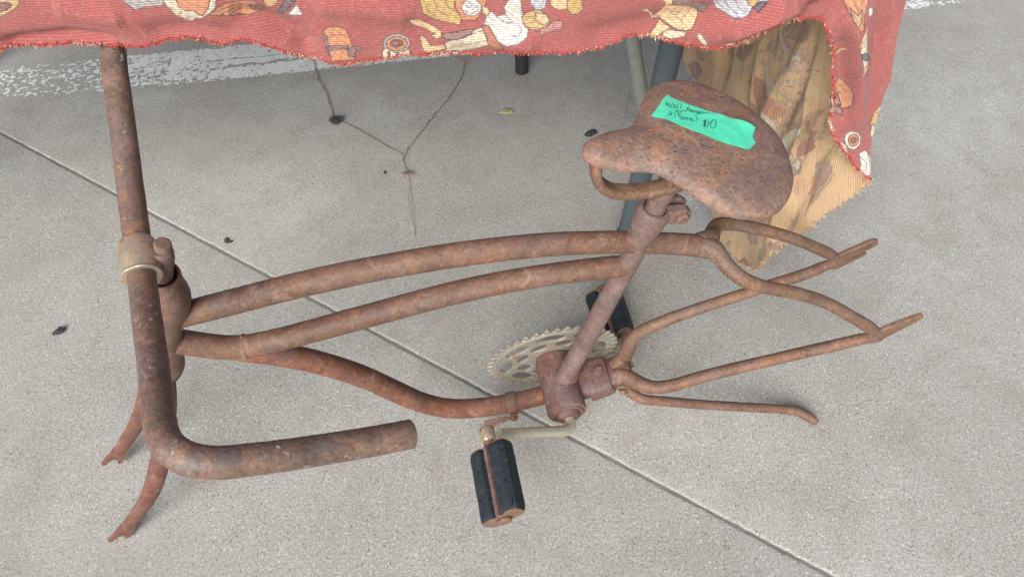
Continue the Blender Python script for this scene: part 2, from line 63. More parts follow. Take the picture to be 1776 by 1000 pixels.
PRINT_BACK = [((0.19, 0.1, 0.085), [(0.3649, 0.41), (0.3627, 0.4), (0.3559, 0.388), (0.3287, 0.372), (0.3128, 0.356), (0.3151, 0.37), (0.3264, 0.39), (0.3468, 0.4)]), ((0.3, 0.1, 0.05), [(0.4125, 0.482), (0.4103, 0.464), (0.4035, 0.452), (0.3853, 0.446), (0.374, 0.448), (0.3831, 0.46), (0.3967, 0.474)]), ((0.3, 0.1, 0.05), [(0.4125, 0.44), (0.3899, 0.42), (0.3876, 0.428), (0.3876, 0.438), (0.4012, 0.446)]), ((0.31, 0.19, 0.12), [(0.1677, 0.282), (0.1677, 0.286), (0.17, 0.29), (0.1768, 0.292), (0.1881, 0.294), (0.1972, 0.296), (0.2085, 0.298), (0.2176, 0.296), (0.2267, 0.294), (0.2312, 0.292), (0.2312, 0.288), (0.2267, 0.282), (0.2199, 0.278), (0.2108, 0.274), (0.1995, 0.272), (0.1881, 0.27), (0.1791, 0.274), (0.17, 0.278)]), ((0.3, 0.17, 0.13), [(0.17, 0.288), (0.17, 0.29), (0.1745, 0.292), (0.1791, 0.294), (0.1859, 0.294), (0.1949, 0.296), (0.2017, 0.296), (0.2085, 0.296), (0.2131, 0.296), (0.2153, 0.294), (0.2153, 0.29), (0.2131, 0.288), (0.2085, 0.286), (0.2017, 0.284), (0.1927, 0.282), (0.1859, 0.28), (0.1791, 0.282), (0.1723, 0.286)]), ((0.42, 0.38, 0.3), [(0.2539, 0.304), (0.238, 0.3), (0.2153, 0.306), (0.1972, 0.308), (0.1791, 0.306), (0.1723, 0.312), (0.1813, 0.314), (0.2017, 0.314), (0.2221, 0.312), (0.2403, 0.308)]), ((0.2, 0.11, 0.11), [(0.2153, 0.318), (0.2153, 0.32), (0.2153, 0.32), (0.2176, 0.322), (0.2176, 0.322), (0.2199, 0.322), (0.2221, 0.322), (0.2244, 0.322), (0.2267, 0.322), (0.2267, 0.32), (0.2267, 0.32), (0.2267, 0.318), (0.2267, 0.318), (0.2244, 0.316), (0.2221, 0.316), (0.2199, 0.316), (0.2176, 0.316), (0.2176, 0.318)]), ((0.42, 0.38, 0.3), [(0.2153, 0.328), (0.1995, 0.32), (0.1859, 0.322), (0.204, 0.332)]), ((0.3, 0.1, 0.05), [(0.2743, 0.366), (0.2607, 0.364), (0.2493, 0.362), (0.2289, 0.362), (0.2085, 0.364), (0.1972, 0.364), (0.1995, 0.378), (0.2063, 0.388), (0.2199, 0.384), (0.2335, 0.386), (0.2244, 0.394), (0.2289, 0.402), (0.2471, 0.398), (0.2629, 0.386)]), ((0.33, 0.17, 0.07), [(0.3037, 0.398), (0.2879, 0.378), (0.2833, 0.39), (0.2947, 0.402)]), ((0.3, 0.17, 0.13), [(0.2017, 0.4), (0.1791, 0.374), (0.1564, 0.348), (0.1496, 0.346), (0.1473, 0.356), (0.136, 0.366), (0.1564, 0.382), (0.1836, 0.39)]), ((0.2, 0.11, 0.11), [(0.1587, 0.35), (0.1496, 0.346), (0.1496, 0.356), (0.1745, 0.374), (0.1791, 0.374)]), ((0.62, 0.54, 0.4), [(0.1904, 0.406), (0.1655, 0.402), (0.1405, 0.404), (0.136, 0.414), (0.1451, 0.422), (0.1541, 0.432), (0.1745, 0.42)]), ((0.24, 0.07, 0.045), [(0.1337, 0.396), (0.1201, 0.406), (0.0975, 0.428), (0.102, 0.434), (0.1133, 0.426), (0.1269, 0.41)]), ((0.24, 0.07, 0.045), [(0.1269, 0.43), (0.1156, 0.43), (0.0997, 0.434), (0.0929, 0.452), (0.1065, 0.458), (0.1247, 0.452), (0.1269, 0.438)]), ((0.33, 0.24, 0.07), [(0.1405, 0.404), (0.1269, 0.41), (0.1156, 0.426), (0.1247, 0.428), (0.136, 0.416)]), ((0.2, 0.11, 0.11), [(0.1065, 0.476), (0.1065, 0.48), (0.1088, 0.482), (0.1133, 0.482), (0.1179, 0.48), (0.1224, 0.478), (0.1269, 0.474), (0.1315, 0.468), (0.136, 0.462), (0.136, 0.458), (0.136, 0.454), (0.136, 0.45), (0.1315, 0.45), (0.1269, 0.452), (0.1224, 0.454), (0.1179, 0.458), (0.1133, 0.464), (0.1088, 0.47)]), ((0.42, 0.38, 0.3), [(0.1133, 0.468), (0.1133, 0.47), (0.1133, 0.472), (0.1156, 0.472), (0.1179, 0.472), (0.1201, 0.47), (0.1224, 0.468), (0.1247, 0.466), (0.1269, 0.462), (0.1269, 0.46), (0.1269, 0.458), (0.1269, 0.458), (0.1247, 0.458), (0.1224, 0.458), (0.1201, 0.46), (0.1179, 0.462), (0.1156, 0.464), (0.1133, 0.468)]), ((0.3, 0.17, 0.13), [(0.1405, 0.454), (0.136, 0.448), (0.1247, 0.47), (0.1133, 0.486), (0.1247, 0.48), (0.136, 0.466)]), ((0.3, 0.17, 0.13), [(0.0544, 0.52), (0.0544, 0.526), (0.0567, 0.528), (0.0589, 0.53), (0.0635, 0.528), (0.0703, 0.522), (0.0771, 0.514), (0.0816, 0.508), (0.0861, 0.5), (0.0884, 0.492), (0.0884, 0.488), (0.0884, 0.482), (0.0839, 0.482), (0.0771, 0.486), (0.0703, 0.49), (0.0635, 0.498), (0.0589, 0.504), (0.0544, 0.514)]), ((0.31, 0.19, 0.12), [(0.0612, 0.532), (0.0612, 0.536), (0.0635, 0.536), (0.0657, 0.536), (0.068, 0.536), (0.0725, 0.53), (0.0771, 0.526), (0.0793, 0.522), (0.0816, 0.518), (0.0839, 0.514), (0.0816, 0.512), (0.0816, 0.51), (0.0793, 0.51), (0.0748, 0.512), (0.0703, 0.516), (0.068, 0.52), (0.0635, 0.526), (0.0612, 0.53)]), ((0.2, 0.11, 0.11), [(0.1473, 0.574), (0.1405, 0.574), (0.1247, 0.6), (0.1315, 0.598), (0.1428, 0.586)]), ((0.3, 0.17, 0.13), [(0.1904, 0.548), (0.1904, 0.552), (0.1927, 0.556), (0.1949, 0.56), (0.1995, 0.562), (0.204, 0.564), (0.2085, 0.564), (0.2131, 0.562), (0.2176, 0.56), (0.2176, 0.556), (0.2176, 0.552), (0.2176, 0.55), (0.2131, 0.546), (0.2108, 0.544), (0.204, 0.542), (0.1995, 0.542), (0.1972, 0.544), (0.1927, 0.546)]), ((0.42, 0.38, 0.3), [(0.1927, 0.556), (0.1745, 0.558), (0.17, 0.572), (0.1881, 0.568)]), ((0.3, 0.1, 0.05), [(0.2335, 0.6), (0.2176, 0.588), (0.1995, 0.598), (0.2085, 0.6)]), ((0.3, 0.17, 0.13), [(0.1201, 0.554), (0.1133, 0.568), (0.1111, 0.588), (0.1156, 0.586)]), ((0.42, 0.38, 0.3), [(0.3151, 0.39), (0.3015, 0.376), (0.2879, 0.376), (0.3015, 0.39)]), ((0.3, 0.17, 0.13), [(0.3015, 0.416), (0.2879, 0.4), (0.272, 0.396), (0.2561, 0.396), (0.2448, 0.4), (0.2607, 0.402), (0.2856, 0.414)]), ((0.42, 0.38, 0.3), [(0.2448, 0.378), (0.2335, 0.372), (0.2153, 0.384), (0.2063, 0.396), (0.2244, 0.392)]), ((0.19, 0.1, 0.085), [(0.5531, 0.596), (0.5281, 0.566), (0.4964, 0.552), (0.5055, 0.578), (0.5349, 0.6)]), ((0.31, 0.19, 0.12), [(0.5463, 0.552), (0.5304, 0.538), (0.5032, 0.538), (0.5236, 0.56)])]
FOLDS_FRONT = [([(-0.2372, 0.5472), (-0.2081, 0.539), (-0.1871, 0.5244), (-0.174, 0.5037)], -0.007, 0.01), ([(-0.3382, 0.5263), (-0.374, 0.5328), (-0.4137, 0.5295), (-0.4339, 0.5273)], -0.005, 0.006), ([(-0.3753, 0.5611), (-0.3471, 0.5511), (-0.3204, 0.5474)], 0.004, 0.01), ([(-0.1668, 0.5509), (-0.1194, 0.5451), (-0.0812, 0.5364)], 0.005, 0.012), ([(0.0601, 0.509), (0.1116, 0.5149), (0.1626, 0.5207), (0.2061, 0.5354)], -0.004, 0.012), ([(0.1927, 0.5014), (0.2314, 0.5169), (0.2638, 0.5323)], 0.009, 0.011), ([(0.2152, 0.4965), (0.2488, 0.5113), (0.2758, 0.5271)], -0.007, 0.007), ([(0.3009, 0.5303), (0.3214, 0.494), (0.3404, 0.448), (0.3575, 0.3821)], 0.006, 0.01), ([(0.3048, 0.495), (0.3263, 0.4421), (0.336, 0.4061)], -0.007, 0.008), ([(0.3374, 0.5169), (0.3501, 0.4607), (0.3645, 0.3967)], -0.004, 0.008), ([(-0.058, 0.5158), (-0.0175, 0.5076), (0.0292, 0.5001)], 0.004, 0.01), ([(-0.3125, 0.5304), (-0.2726, 0.5338), (-0.2311, 0.5258)], -0.004, 0.01)]
FOLDS_END = [([(0.1496, 0.288), (0.1609, 0.334), (0.1881, 0.372), (0.1995, 0.408)], 0.012, 0.016), ([(0.1791, 0.286), (0.1859, 0.324), (0.2176, 0.372), (0.2312, 0.406)], -0.01, 0.016), ([(0.0771, 0.46), (0.0907, 0.518), (0.1156, 0.55), (0.1337, 0.574)], 0.012, 0.018), ([(0.0385, 0.554), (0.0703, 0.558), (0.0907, 0.582)], -0.01, 0.014), ([(0.2833, 0.326), (0.2765, 0.37), (0.2652, 0.406)], -0.008, 0.015), ([(0.4239, 0.454), (0.4239, 0.488)], 0.01, 0.02), ([(0.1292, 0.474), (0.1269, 0.53), (0.1473, 0.574)], -0.008, 0.015)]
TAPE = [(-5.79, 54.35), (-5.52, 48.46), (-2.48, 45.1), (6.59, 36.58), (15.35, 30.64), (24.11, 24.71), (33.02, 19.07), (42.14, 13.8), (47.88, 9.69), (55.06, 2.46), (52.86, 0.74), (51.91, -1.6), (48.57, -4.63), (45.81, -9.15), (46.24, -13.52), (44.21, -15.66), (40.1, -18.01), (35.88, -21.27), (30.76, -20.64), (21.8, -15.8), (10.44, -9.74), (-1.2, 0.14), (-14.79, 9.31), (-24.65, 20.02), (-33.68, 26.33), (-34.6, 28.37), (-22.2, 39.45), (-14.4, 47.77)]
SADDLE_RIVETS = [(8.56, 54.02), (50.26, 9.87)]
PEN_STROKES = [[(-13.3, 43.3), (-16.23, 37.85), (-15.72, 37.3), (-12.73, 40.32), (-14.62, 34.49), (-12.14, 36.44), (-8.86, 40.34)], [(-7.47, 37.78), (-9.32, 37.16), (-10.86, 35.11), (-11.0, 33.73), (-9.17, 34.64), (-7.26, 36.96), (-8.72, 34.3), (-8.78, 32.9)], [(-4.15, 38.86), (-7.68, 32.79)], [(-1.12, 38.06), (-5.22, 32.14)], [(4.61, 35.16), (-0.34, 29.64), (1.89, 31.61), (3.47, 31.65), (1.69, 28.44)], [(5.76, 30.62), (3.74, 30.02), (2.24, 27.98), (2.84, 27.32), (4.89, 28.9), (3.78, 27.02)], [(4.38, 26.37), (6.51, 29.34), (7.66, 28.82), (5.91, 26.01)], [(10.24, 27.75), (8.22, 27.16), (6.8, 25.32), (7.55, 24.64), (9.71, 26.41), (7.22, 23.09), (4.82, 22.35), (3.78, 23.05)], [(9.48, 24.44), (11.9, 25.18), (12.19, 26.35), (10.21, 25.56), (9.44, 23.45), (11.32, 23.45)], [(12.01, 22.98), (13.78, 25.19), (14.14, 23.75), (16.77, 24.27), (18.96, 23.65)], [(-9.35, 30.17), (-11.28, 29.38), (-12.17, 27.89), (-11.13, 27.19), (-9.5, 28.01), (-8.9, 29.53), (-9.35, 30.17)], [(-8.34, 26.31), (-6.88, 28.33), (-5.13, 28.74), (-1.01, 28.32)], [(-21.4, 23.95), (-18.84, 28.0), (-17.51, 28.84), (-16.68, 28.36)], [(-18.8, 25.24), (-16.75, 26.01), (-16.41, 27.35), (-17.79, 26.71), (-18.87, 24.47), (-17.55, 23.74)], [(-13.15, 26.81), (-14.78, 26.0), (-15.07, 24.46), (-14.75, 23.25), (-16.05, 21.82), (-17.12, 22.13)], [(-9.96, 27.07), (-11.42, 23.48), (-12.6, 20.48)], [(-12.93, 23.84), (-8.54, 24.36)], [(-9.11, 21.67), (-11.2, 20.52), (-12.12, 18.67), (-11.18, 17.79), (-9.43, 19.16), (-9.11, 21.67)], [(-9.63, 17.23), (-7.24, 20.49), (-7.31, 19.13), (-5.05, 20.25)], [(-7.48, 16.03), (-4.94, 19.26), (-4.67, 18.26), (-2.65, 19.21)], [(-3.29, 16.74), (-1.21, 17.49), (-0.94, 18.64), (-2.39, 18.2), (-3.42, 16.17), (-1.81, 15.41), (0.18, 15.39)], [(4.81, 19.59), (2.03, 15.38)], [(1.37, 14.09), (0.99, 13.64)], [(10.89, 14.81), (8.87, 14.83), (7.72, 13.2), (8.27, 11.58), (7.07, 9.57), (5.08, 9.02), (4.29, 10.46)], [(10.92, 16.37), (5.01, 7.09)], [(11.71, 16.09), (5.79, 6.81)], [(13.64, 14.12), (7.06, 5.71)], [(18.13, 15.2), (14.34, 11.89), (11.19, 6.79), (11.4, 4.83), (14.13, 5.3), (17.79, 8.97), (19.71, 12.87), (19.61, 15.04), (18.33, 14.39)]]
STEM_A = [(-0.3846, 1.303), (-0.3671, 1.2385), (-0.3455, 1.1943), (-0.332, 1.1518), (-0.3196, 1.1221), (-0.2994, 1.1041), (-0.2744, 1.0864), (-0.2405, 1.058), (-0.2076, 1.0318), (-0.1852, 1.0167)]
STEM_B = [(-0.0878, 1.2759), (-0.0921, 1.2342), (-0.1127, 1.1737), (-0.1349, 1.1275), (-0.1462, 1.1035), (-0.1644, 1.0646), (-0.1801, 1.0284), (-0.1846, 1.0093), (-0.1807, 0.9846), (-0.1744, 0.9661)]
STEM_C = [(-0.1744, 0.9661), (-0.1679, 0.9179), (-0.1603, 0.8782), (-0.1539, 0.8277)]
BALL = [(-0.3153, 1.1059)]
CRUMBS = [(-0.6539, 0.6473), (0.1432, 1.0694), (-0.4509, 0.8217), (-0.2142, 0.9737), (-0.444, 0.8192), (-0.0075, 1.1305), (0.6642, 1.1125), (0.2886, 0.6009), (0.2648, 0.604)]
CRACK = [(0.2255, 1.2029), (0.2161, 1.152), (0.2107, 1.1192), (0.199, 1.0842)]
SADDLE = [0.095689, -0.001062, 0.394429, 7.009544, -10.674701, 0.89284, 0.200794, 0.004989, 0.02019, 0.025077, 0.05886, 0.07207, 0.0799, 0.083602, 0.077753, 0.062368, 0.039513]
def pl(pts):
    P = np.array(pts, float)
    s = np.concatenate([[0], np.cumsum(np.linalg.norm(np.diff(P, axis=0), axis=1))])
    return P, s / s[-1]

def along(line, t):
    P, s = line
    t = np.clip(np.asarray(t, float), 0, 1)
    return np.stack([np.interp(t, s, P[:, k]) for k in range(3)], -1)

def front_y(x):
    return .605 + .07 * x

def panel_point(s, w):
    # end drape as a Coons patch between fold, table edge, rear edge and lower hem
    s = np.asarray(s, float)[..., None]; w = np.asarray(w, float)[..., None]
    Ft = along(FOLD, w[..., 0]); Bk = along(REAR, w[..., 0])
    Tp = along(EDGE, s[..., 0]); Bt = along(HEM_END, s[..., 0])
    c00, c01, c10, c11 = along(FOLD, 0), along(FOLD, 1), along(REAR, 0), along(REAR, 1)
    return (1 - s) * Ft + s * Bk + (1 - w) * Tp + w * Bt - (
        (1 - s) * (1 - w) * c00 + (1 - s) * w * c01 + s * (1 - w) * c10 + s * w * c11)

# ------------------------------------------------------------------ node helpers
class NT:
    def __init__(self, name):
        self.m = bpy.data.materials.new(name)
        self.m.use_nodes = True
        self.t = self.m.node_tree
        self.n = self.t.nodes
        self.bsdf = self.n['Principled BSDF']
        tc = self.n.new('ShaderNodeTexCoord')
        self.co = tc.outputs['Object']

    def link(self, a, b):
        self.t.links.new(a, b)

    def noise(self, scale, detail=4, rough=.55, dist=0, co=None, color=False):
        x = self.n.new('ShaderNodeTexNoise')
        x.inputs['Scale'].default_value = scale
        x.inputs['Detail'].default_value = detail
        x.inputs['Roughness'].default_value = rough
        x.inputs['Distortion'].default_value = dist
        self.link(co or self.co, x.inputs['Vector'])
        return x.outputs['Color' if color else 'Fac']

    def voro(self, scale, feature='F1', out='Distance', rand=1, co=None):
        x = self.n.new('ShaderNodeTexVoronoi')
        x.feature = feature
        x.inputs['Scale'].default_value = scale
        x.inputs['Randomness'].default_value = rand
        self.link(co or self.co, x.inputs['Vector'])
        return x.outputs[out]

    def ramp(self, fac, stops, interp='LINEAR'):
        x = self.n.new('ShaderNodeValToRGB')
        x.color_ramp.interpolation = interp
        e = x.color_ramp.elements
        while len(e) < len(stops):
            e.new(.5)
        for k, (p, c) in enumerate(stops):
            e[k].position = p
            e[k].color = (c, c, c, 1) if isinstance(c, (int, float)) else (*c, 1)
        self.link(fac, x.inputs[0])
        return x.outputs[0]

    def mix(self, fac, a, b, mode='MIX'):
        x = self.n.new('ShaderNodeMix')
        x.data_type = 'RGBA'
        x.blend_type = mode
        for v, i in ((fac, 0), (a, 6), (b, 7)):
            if isinstance(v, (int, float)):
                x.inputs[i].default_value = v if i == 0 else (v, v, v, 1)
            elif isinstance(v, tuple):
                x.inputs[i].default_value = (*v, 1)
            else:
                self.link(v, x.inputs[i])
        return x.outputs[2]

    def math(self, op, a, b=0.0, clamp=False):
        x = self.n.new('ShaderNodeMath')
        x.operation = op
        x.use_clamp = clamp
        for k, v in enumerate((a, b)):
            if isinstance(v, (int, float)):
                x.inputs[k].default_value = v
            else:
                self.link(v, x.inputs[k])
        return x.outputs[0]

    def attr(self, name, out='Color'):
        x = self.n.new('ShaderNodeAttribute')
        x.attribute_name = name
        return x.outputs[out]

    def bump(self, h, dist, strength=1.0, prev=None):
        x = self.n.new('ShaderNodeBump')
        x.inputs['Strength'].default_value = strength
        x.inputs['Distance'].default_value = dist
        self.link(h, x.inputs['Height'])
        if prev is not None:
            self.link(prev, x.inputs['Normal'])
        return x.outputs[0]

    def out(self, color=None, rough=None, normal=None, metal=None, spec=None):
        for v, k in ((color, 'Base Color'), (rough, 'Roughness'), (metal, 'Metallic'), (spec, 'Specular IOR Level')):
            if v is None:
                continue
            if isinstance(v, tuple):
                self.bsdf.inputs[k].default_value = (*v, 1)
            elif isinstance(v, (int, float)):
                self.bsdf.inputs[k].default_value = v
            else:
                self.link(v, self.bsdf.inputs[k])
        if normal is not None:
            self.link(normal, self.bsdf.inputs['Normal'])
        return self.m


def rust(name, base_, orange=.35, purple=.4, fleck=.1, pit=.3, fl_col=(.50, .44, .36), rough=.62, k=1.0, relief=1.0):
    t = NT(name)
    base = tuple(c_ * .86 for c_ in base_)
    big = t.noise(9 * k, 4, .6, .6)
    mid = t.noise(34 * k, 6, .68, .8)
    fine = t.noise(300, 4, .72)
    c = t.mix(t.ramp(mid, [(.32, 0), (.68, 1)]), tuple(k * .64 for k in base), tuple(min(1, k * 1.28) for k in base))
    pm = t.math('MULTIPLY', t.ramp(t.noise(20 * k, 6, .72, 1.0), [(.52 - .10 * purple, 0), (.60, 1)]), purple)
    c = t.mix(pm, c, t.mix(mid, (.095, .070, .072), (.190, .148, .142)))
    orange = orange * .8
    purple = purple * .85
    om = t.math('MULTIPLY', t.ramp(t.noise(27 * k, 7, .74, 1.4), [(.53, 0), (.60, 1)]), orange)
    c = t.mix(om, c, t.mix(fine, (.28, .105, .048), (.44, .20, .095)))
    lm = t.math('MULTIPLY', t.ramp(t.noise(44 * k, 6, .7, 1.0), [(.57, 0), (.64, 1)]), .42)
    c = t.mix(lm, c, (.31, .19, .14))
    dm = t.math('MULTIPLY', t.ramp(t.noise(70 * k, 6, .74, .8), [(.57, 0), (.68, 1)]), .28)
    c = t.mix(dm, c, (.050, .027, .023))
    c = t.mix(t.math('MULTIPLY', t.ramp(big, [(.42, 0), (.66, 1)]), .24), c, (.105, .066, .058))
    c = t.mix(.50, c, t.ramp(fine, [(.28, .10), (.72, .90)]), 'SOFT_LIGHT')
    if pit:
        pv = t.voro(210)
        gate = t.ramp(t.noise(60, 3, .6), [(.42, 0), (.55, 1)])
        pm2 = t.math('MULTIPLY', t.math('MULTIPLY', t.ramp(pv, [(.10, 1), (.34, 0)]), gate), pit * .6)
        c = t.mix(pm2, c, (.055, .028, .022))
    if fleck:
        fv = t.noise(190, 4, .65, .4)
        fg = t.ramp(t.noise(24, 3, .6), [(.50, 0), (.62, 1)])
        fm = t.math('MULTIPLY', t.math('MULTIPLY', t.ramp(fv, [(.60, 0), (.66, 1)]), fg), fleck)
        c = t.mix(fm, c, fl_col)
    h = t.math('ADD', t.math('MULTIPLY', mid, .8), t.math('MULTIPLY', fine, .5))
    if pit:
        h = t.math('SUBTRACT', h, t.math('MULTIPLY', pm2, 1.3))
    n = t.bump(h, .0009 * relief, .9)
    n = t.bump(t.noise(900, 2, .6), .00025, .6, n)
    r = t.ramp(mid, [(.2, rough - .10), (.8, rough + .14)])
    return t.out(c, r, n, spec=.5)


M_FRAME = rust('rust_red_brown', (.178, .086, .052), .30, .36, .04, .35)
M_LOWER = rust('rust_deep_red', (.196, .074, .042), .40, .22, .03, .35)
M_BAR = rust('rust_grey_purple', (.168, .102, .072), .40, .55, .90, .25, rough=.5)
M_BB = rust('rust_purple_brown', (.150, .068, .056), .26, .62, .04, .35)
M_STAY = rust('rust_brown', (.186, .098, .058), .40, .34, .05, .45)
M_HEAD = rust('rust_pale_tan', (.205, .115, .085), .25, .30, .18, .25)
M_SADDLE = rust('rust_pitted_saddle', (.250, .150, .108), .46, .60, .12, .62, k=1.6, relief=1.6)
M_POST = rust('rust_dusty_pink', (.195, .118, .102), .18, .60, .05, .20)
M_FORK = rust('rust_even_red', (.195, .074, .052), .22, .12, .03, .20)


def nickel(name, metal_col, rust_amt, dirt=.3, rough=.32):
    t = NT(name)
    n1 = t.noise(48, 6, .7, 1.0)
    m = t.ramp(n1, [(.60 - .25 * rust_amt, 0), (.72 - .2 * rust_amt, 1)])
    spot = t.ramp(t.noise(380, 3, .6), [(.66, 0), (.70, 1)])
    m = t.math('MAXIMUM', m, t.math('MULTIPLY', spot, .8))
    rc = t.mix(t.noise(120, 4), (.10, .045, .026), (.34, .16, .07))
    mc = t.mix(t.math('MULTIPLY', t.noise(90, 4, .6), dirt), metal_col, (.22, .17, .10))
    c = t.mix(m, mc, rc)
    met = t.ramp(m, [(0, .72), (1, 0.0)])
    r = t.ramp(m, [(0, rough), (1, .75)])
    r = t.math('ADD', r, t.math('MULTIPLY', t.math('SUBTRACT', t.noise(160, 4), .5), .25))
    n = t.bump(t.noise(260, 4, .6), .0005, .5)
    return t.out(c, r, n, met)


M_NICKEL = nickel('worn_nickel', (.70, .64, .50), .10, .35, .30)
M_COLLAR = nickel('flaking_nickel', (.56, .49, .39), .56, .40, .36)
M_RING = nickel('tarnished_steel', (.62, .585, .50), .34, .45, .46)

t = NT('cracked_black_rubber')
cr = t.voro(70, 'DISTANCE_TO_EDGE')
cm = t.ramp(cr, [(.0, 1), (.035, 0)])
gate = t.ramp(t.noise(60, 2), [(.50, 0), (.62, 1)])
cm = t.math('MULTIPLY', cm, gate)
col = t.mix(t.noise(140, 5, .7), (.007, .010, .013), (.026, .034, .042))
col = t.mix(t.math('MULTIPLY', t.ramp(t.noise(500, 2), [(.66, 0), (.72, 1)]), .35), col, (.12, .14, .16))
col = t.mix(cm, col, (.004, .004, .005))
n = t.bump(t.math('SUBTRACT', t.noise(200, 4), t.math('MULTIPLY', cm, 2.0)), .0008, .8)
M_RUBBER = t.out(col, t.ramp(t.noise(90, 3), [(.3, .48), (.7, .7)]), n, spec=.4)

t = NT('blue_grey_painted_steel')
col = t.mix(t.noise(30, 5, .7), (.056, .074, .086), (.086, .108, .121))
col = t.mix(t.ramp(t.noise(140, 3, .6, 2.0), [(.70, 0), (.74, 1)]), col, (.20, .20, .19))
M_LEG = t.out(col, .46, t.bump(t.noise(300, 3), .0003, .4))

t = NT('grey_scuffed_steel')
col = t.mix(t.noise(50, 5, .75, .6), (.20, .215, .21), (.34, .355, .345))
M_LEG2 = t.out(col, .45, t.bump(t.noise(260, 3), .0004, .5), .25)

t = NT('black_rubber_foot')
M_FOOT = t.out((.02, .022, .026), .6)

t = NT('dark_cavity')
M_DARK = t.out((.025, .014, .010), .9)

# concrete: broom-worn slab with exposed fine aggregate
t = NT('speckled_concrete')
blot = t.noise(2.6, 5, .6, .5)
blot2 = t.noise(14, 5, .65, .3)
c = t.mix(t.ramp(blot, [(.30, 0), (.70, 1)]), (.308, .284, .254), (.392, .370, .340))
c = t.mix(t.math('MULTIPLY', t.ramp(blot2, [(.42, 0), (.68, 1)]), .45), c, (.250, .226, .196))
g = t.noise(360, 5, .85, .3)
c = t.mix(1.0, c, t.ramp(g, [(.36, .28), (.5, .5), (.64, .72)]), 'OVERLAY')
vco = t.n.new('ShaderNodeVectorMath'); vco.operation = 'ADD'
wv = t.noise(150, 3, .6, color=True)
sc_ = t.n.new('ShaderNodeVectorMath'); sc_.operation = 'SCALE'; sc_.inputs['Scale'].default_value = .006
t.link(wv, sc_.inputs[0]); t.link(t.co, vco.inputs[0]); t.link(sc_.outputs[0], vco.inputs[1])
cv = t.voro(330, 'F1', 'Color', co=vco.outputs[0])
sep = t.n.new('ShaderNodeSeparateColor'); t.link(cv, sep.inputs[0])
dark = t.ramp(sep.outputs[0], [(.80, 0), (.90, 1)])
lite = t.ramp(sep.outputs[1], [(.74, 0), (.90, 1)])
warm = t.ramp(sep.outputs[2], [(.86, 0), (.94, 1)])
vd = t.voro(330, co=vco.outputs[0])
core = t.ramp(vd, [(.20, 1), (.48, 0)])
c = t.mix(t.math('MULTIPLY', t.math('MULTIPLY', dark, core), .78), c, (.095, .085, .076))
c = t.mix(t.math('MULTIPLY', t.math('MULTIPLY', lite, core), .75), c, (.60, .595, .57))
c = t.mix(t.math('MULTIPLY', t.math('MULTIPLY', warm, core), .60), c, (.36, .22, .13))
st = t.ramp(t.noise(7, 6, .7, 1.0), [(.60, 0), (.78, 1)])
c = t.mix(t.math('MULTIPLY', st, .50), c, (.215, .17, .135))
c = t.mix(t.math('MULTIPLY', t.ramp(t.noise(3.2, 4, .65, .6), [(.46, 0), (.64, 1)]), .26), c, (.285, .250, .215))
n = t.bump(t.math('ADD', t.noise(170, 5, .75), t.math('MULTIPLY', t.noise(620, 2), .3)), .0009, .55)
M_CONC = t.out(c, t.ramp(blot2, [(.3, .78), (.7, .92)]), n, spec=.35)

t = NT('dirty_joint_filler')
c = t.mix(t.noise(60, 5, .7), (.115, .100, .088), (.27, .245, .218))
M_JOINT = t.out(c, .95, t.bump(t.noise(300, 3), .001, .8))

t = NT('worn_white_road_paint')
c = t.mix(t.noise(40, 5, .7), (.66, .645, .60), (.80, .79, .76))
c = t.mix(t.math('MULTIPLY', t.ramp(t.noise(300, 3), [(.50, 0), (.62, 1)]), .5), c, (.36, .335, .30))
c = t.mix(t.math('MULTIPLY', t.ramp(t.noise(26, 5, .7), [(.46, 0), (.66, 1)]), .3), c, (.40, .375, .34))
M_PAINT = t.out(c, .8, t.bump(t.noise(300, 3), .0006, .6))


def cloth_mat(name, face):
    t = NT(name)
    base = t.attr('print')
    rib = t.attr('rib', 'Fac')                     # distance across the weave, in ribs
    f = t.math('FRACT', rib)
    tri = t.math('ABSOLUTE', t.math('SUBTRACT', f, .5))
    prof = t.ramp(tri, [(.02, 0), (.26, 1)])
    thr = t.noise(420, 3, .6)
    if face:
        c = t.mix(t.math('MULTIPLY', t.math('SUBTRACT', 1, prof), .38), base, t.mix(.62, base, (.20, .035, .040)))
        c = t.mix(t.math('MULTIPLY', t.ramp(thr, [(.50, 0), (.70, 1)]), .28), c, (.62, .30, .24))
        c = t.mix(.18, c, t.ramp(t.noise(11, 4, .6), [(.3, .2), (.7, .8)]), 'SOFT_LIGHT')
    else:
        c = t.mix(t.math('MULTIPLY', t.math('SUBTRACT', 1, prof), .13), base, t.mix(.5, base, (.24, .13, .07)))
        for sc_, th, amt, colr in ((26, .60, .75, (.30, .15, .10)), (33, .62, .7, (.46, .40, .31)), (29, .63, .8, (.21, .11, .10)), (40, .62, .6, (.36, .20, .08)), (22, .60, .5, (.55, .44, .30))):
            off = t.n.new('ShaderNodeVectorMath'); off.operation = 'ADD'; off.inputs[1].default_value = (sc_ * .37, sc_ * .11, sc_ * .73)
            t.link(t.co, off.inputs[0])
            patch = t.ramp(t.noise(sc_, 5, .62, .6, co=off.outputs[0]), [(th, 0), (th + .025, 1)])
            grain = t.ramp(t.noise(150, 4, .7), [(.35, .45), (.6, 1)])
            c = t.mix(t.math('MULTIPLY', t.math('MULTIPLY', patch, grain), amt * .6), c, colr)
        c = t.mix(t.math('MULTIPLY', t.ramp(thr, [(.48, 0), (.72, 1)]), .25), c, (.50, .36, .20))
    h = t.math('ADD', prof, t.math('MULTIPLY', thr, .9))
    n = t.bump(h, .0007, .9)
    t.bsdf.inputs['Sheen Weight'].default_value = .15
    t.bsdf.inputs['Sheen Roughness'].default_value = .6
    return t.out(c, .92, n, spec=.2)


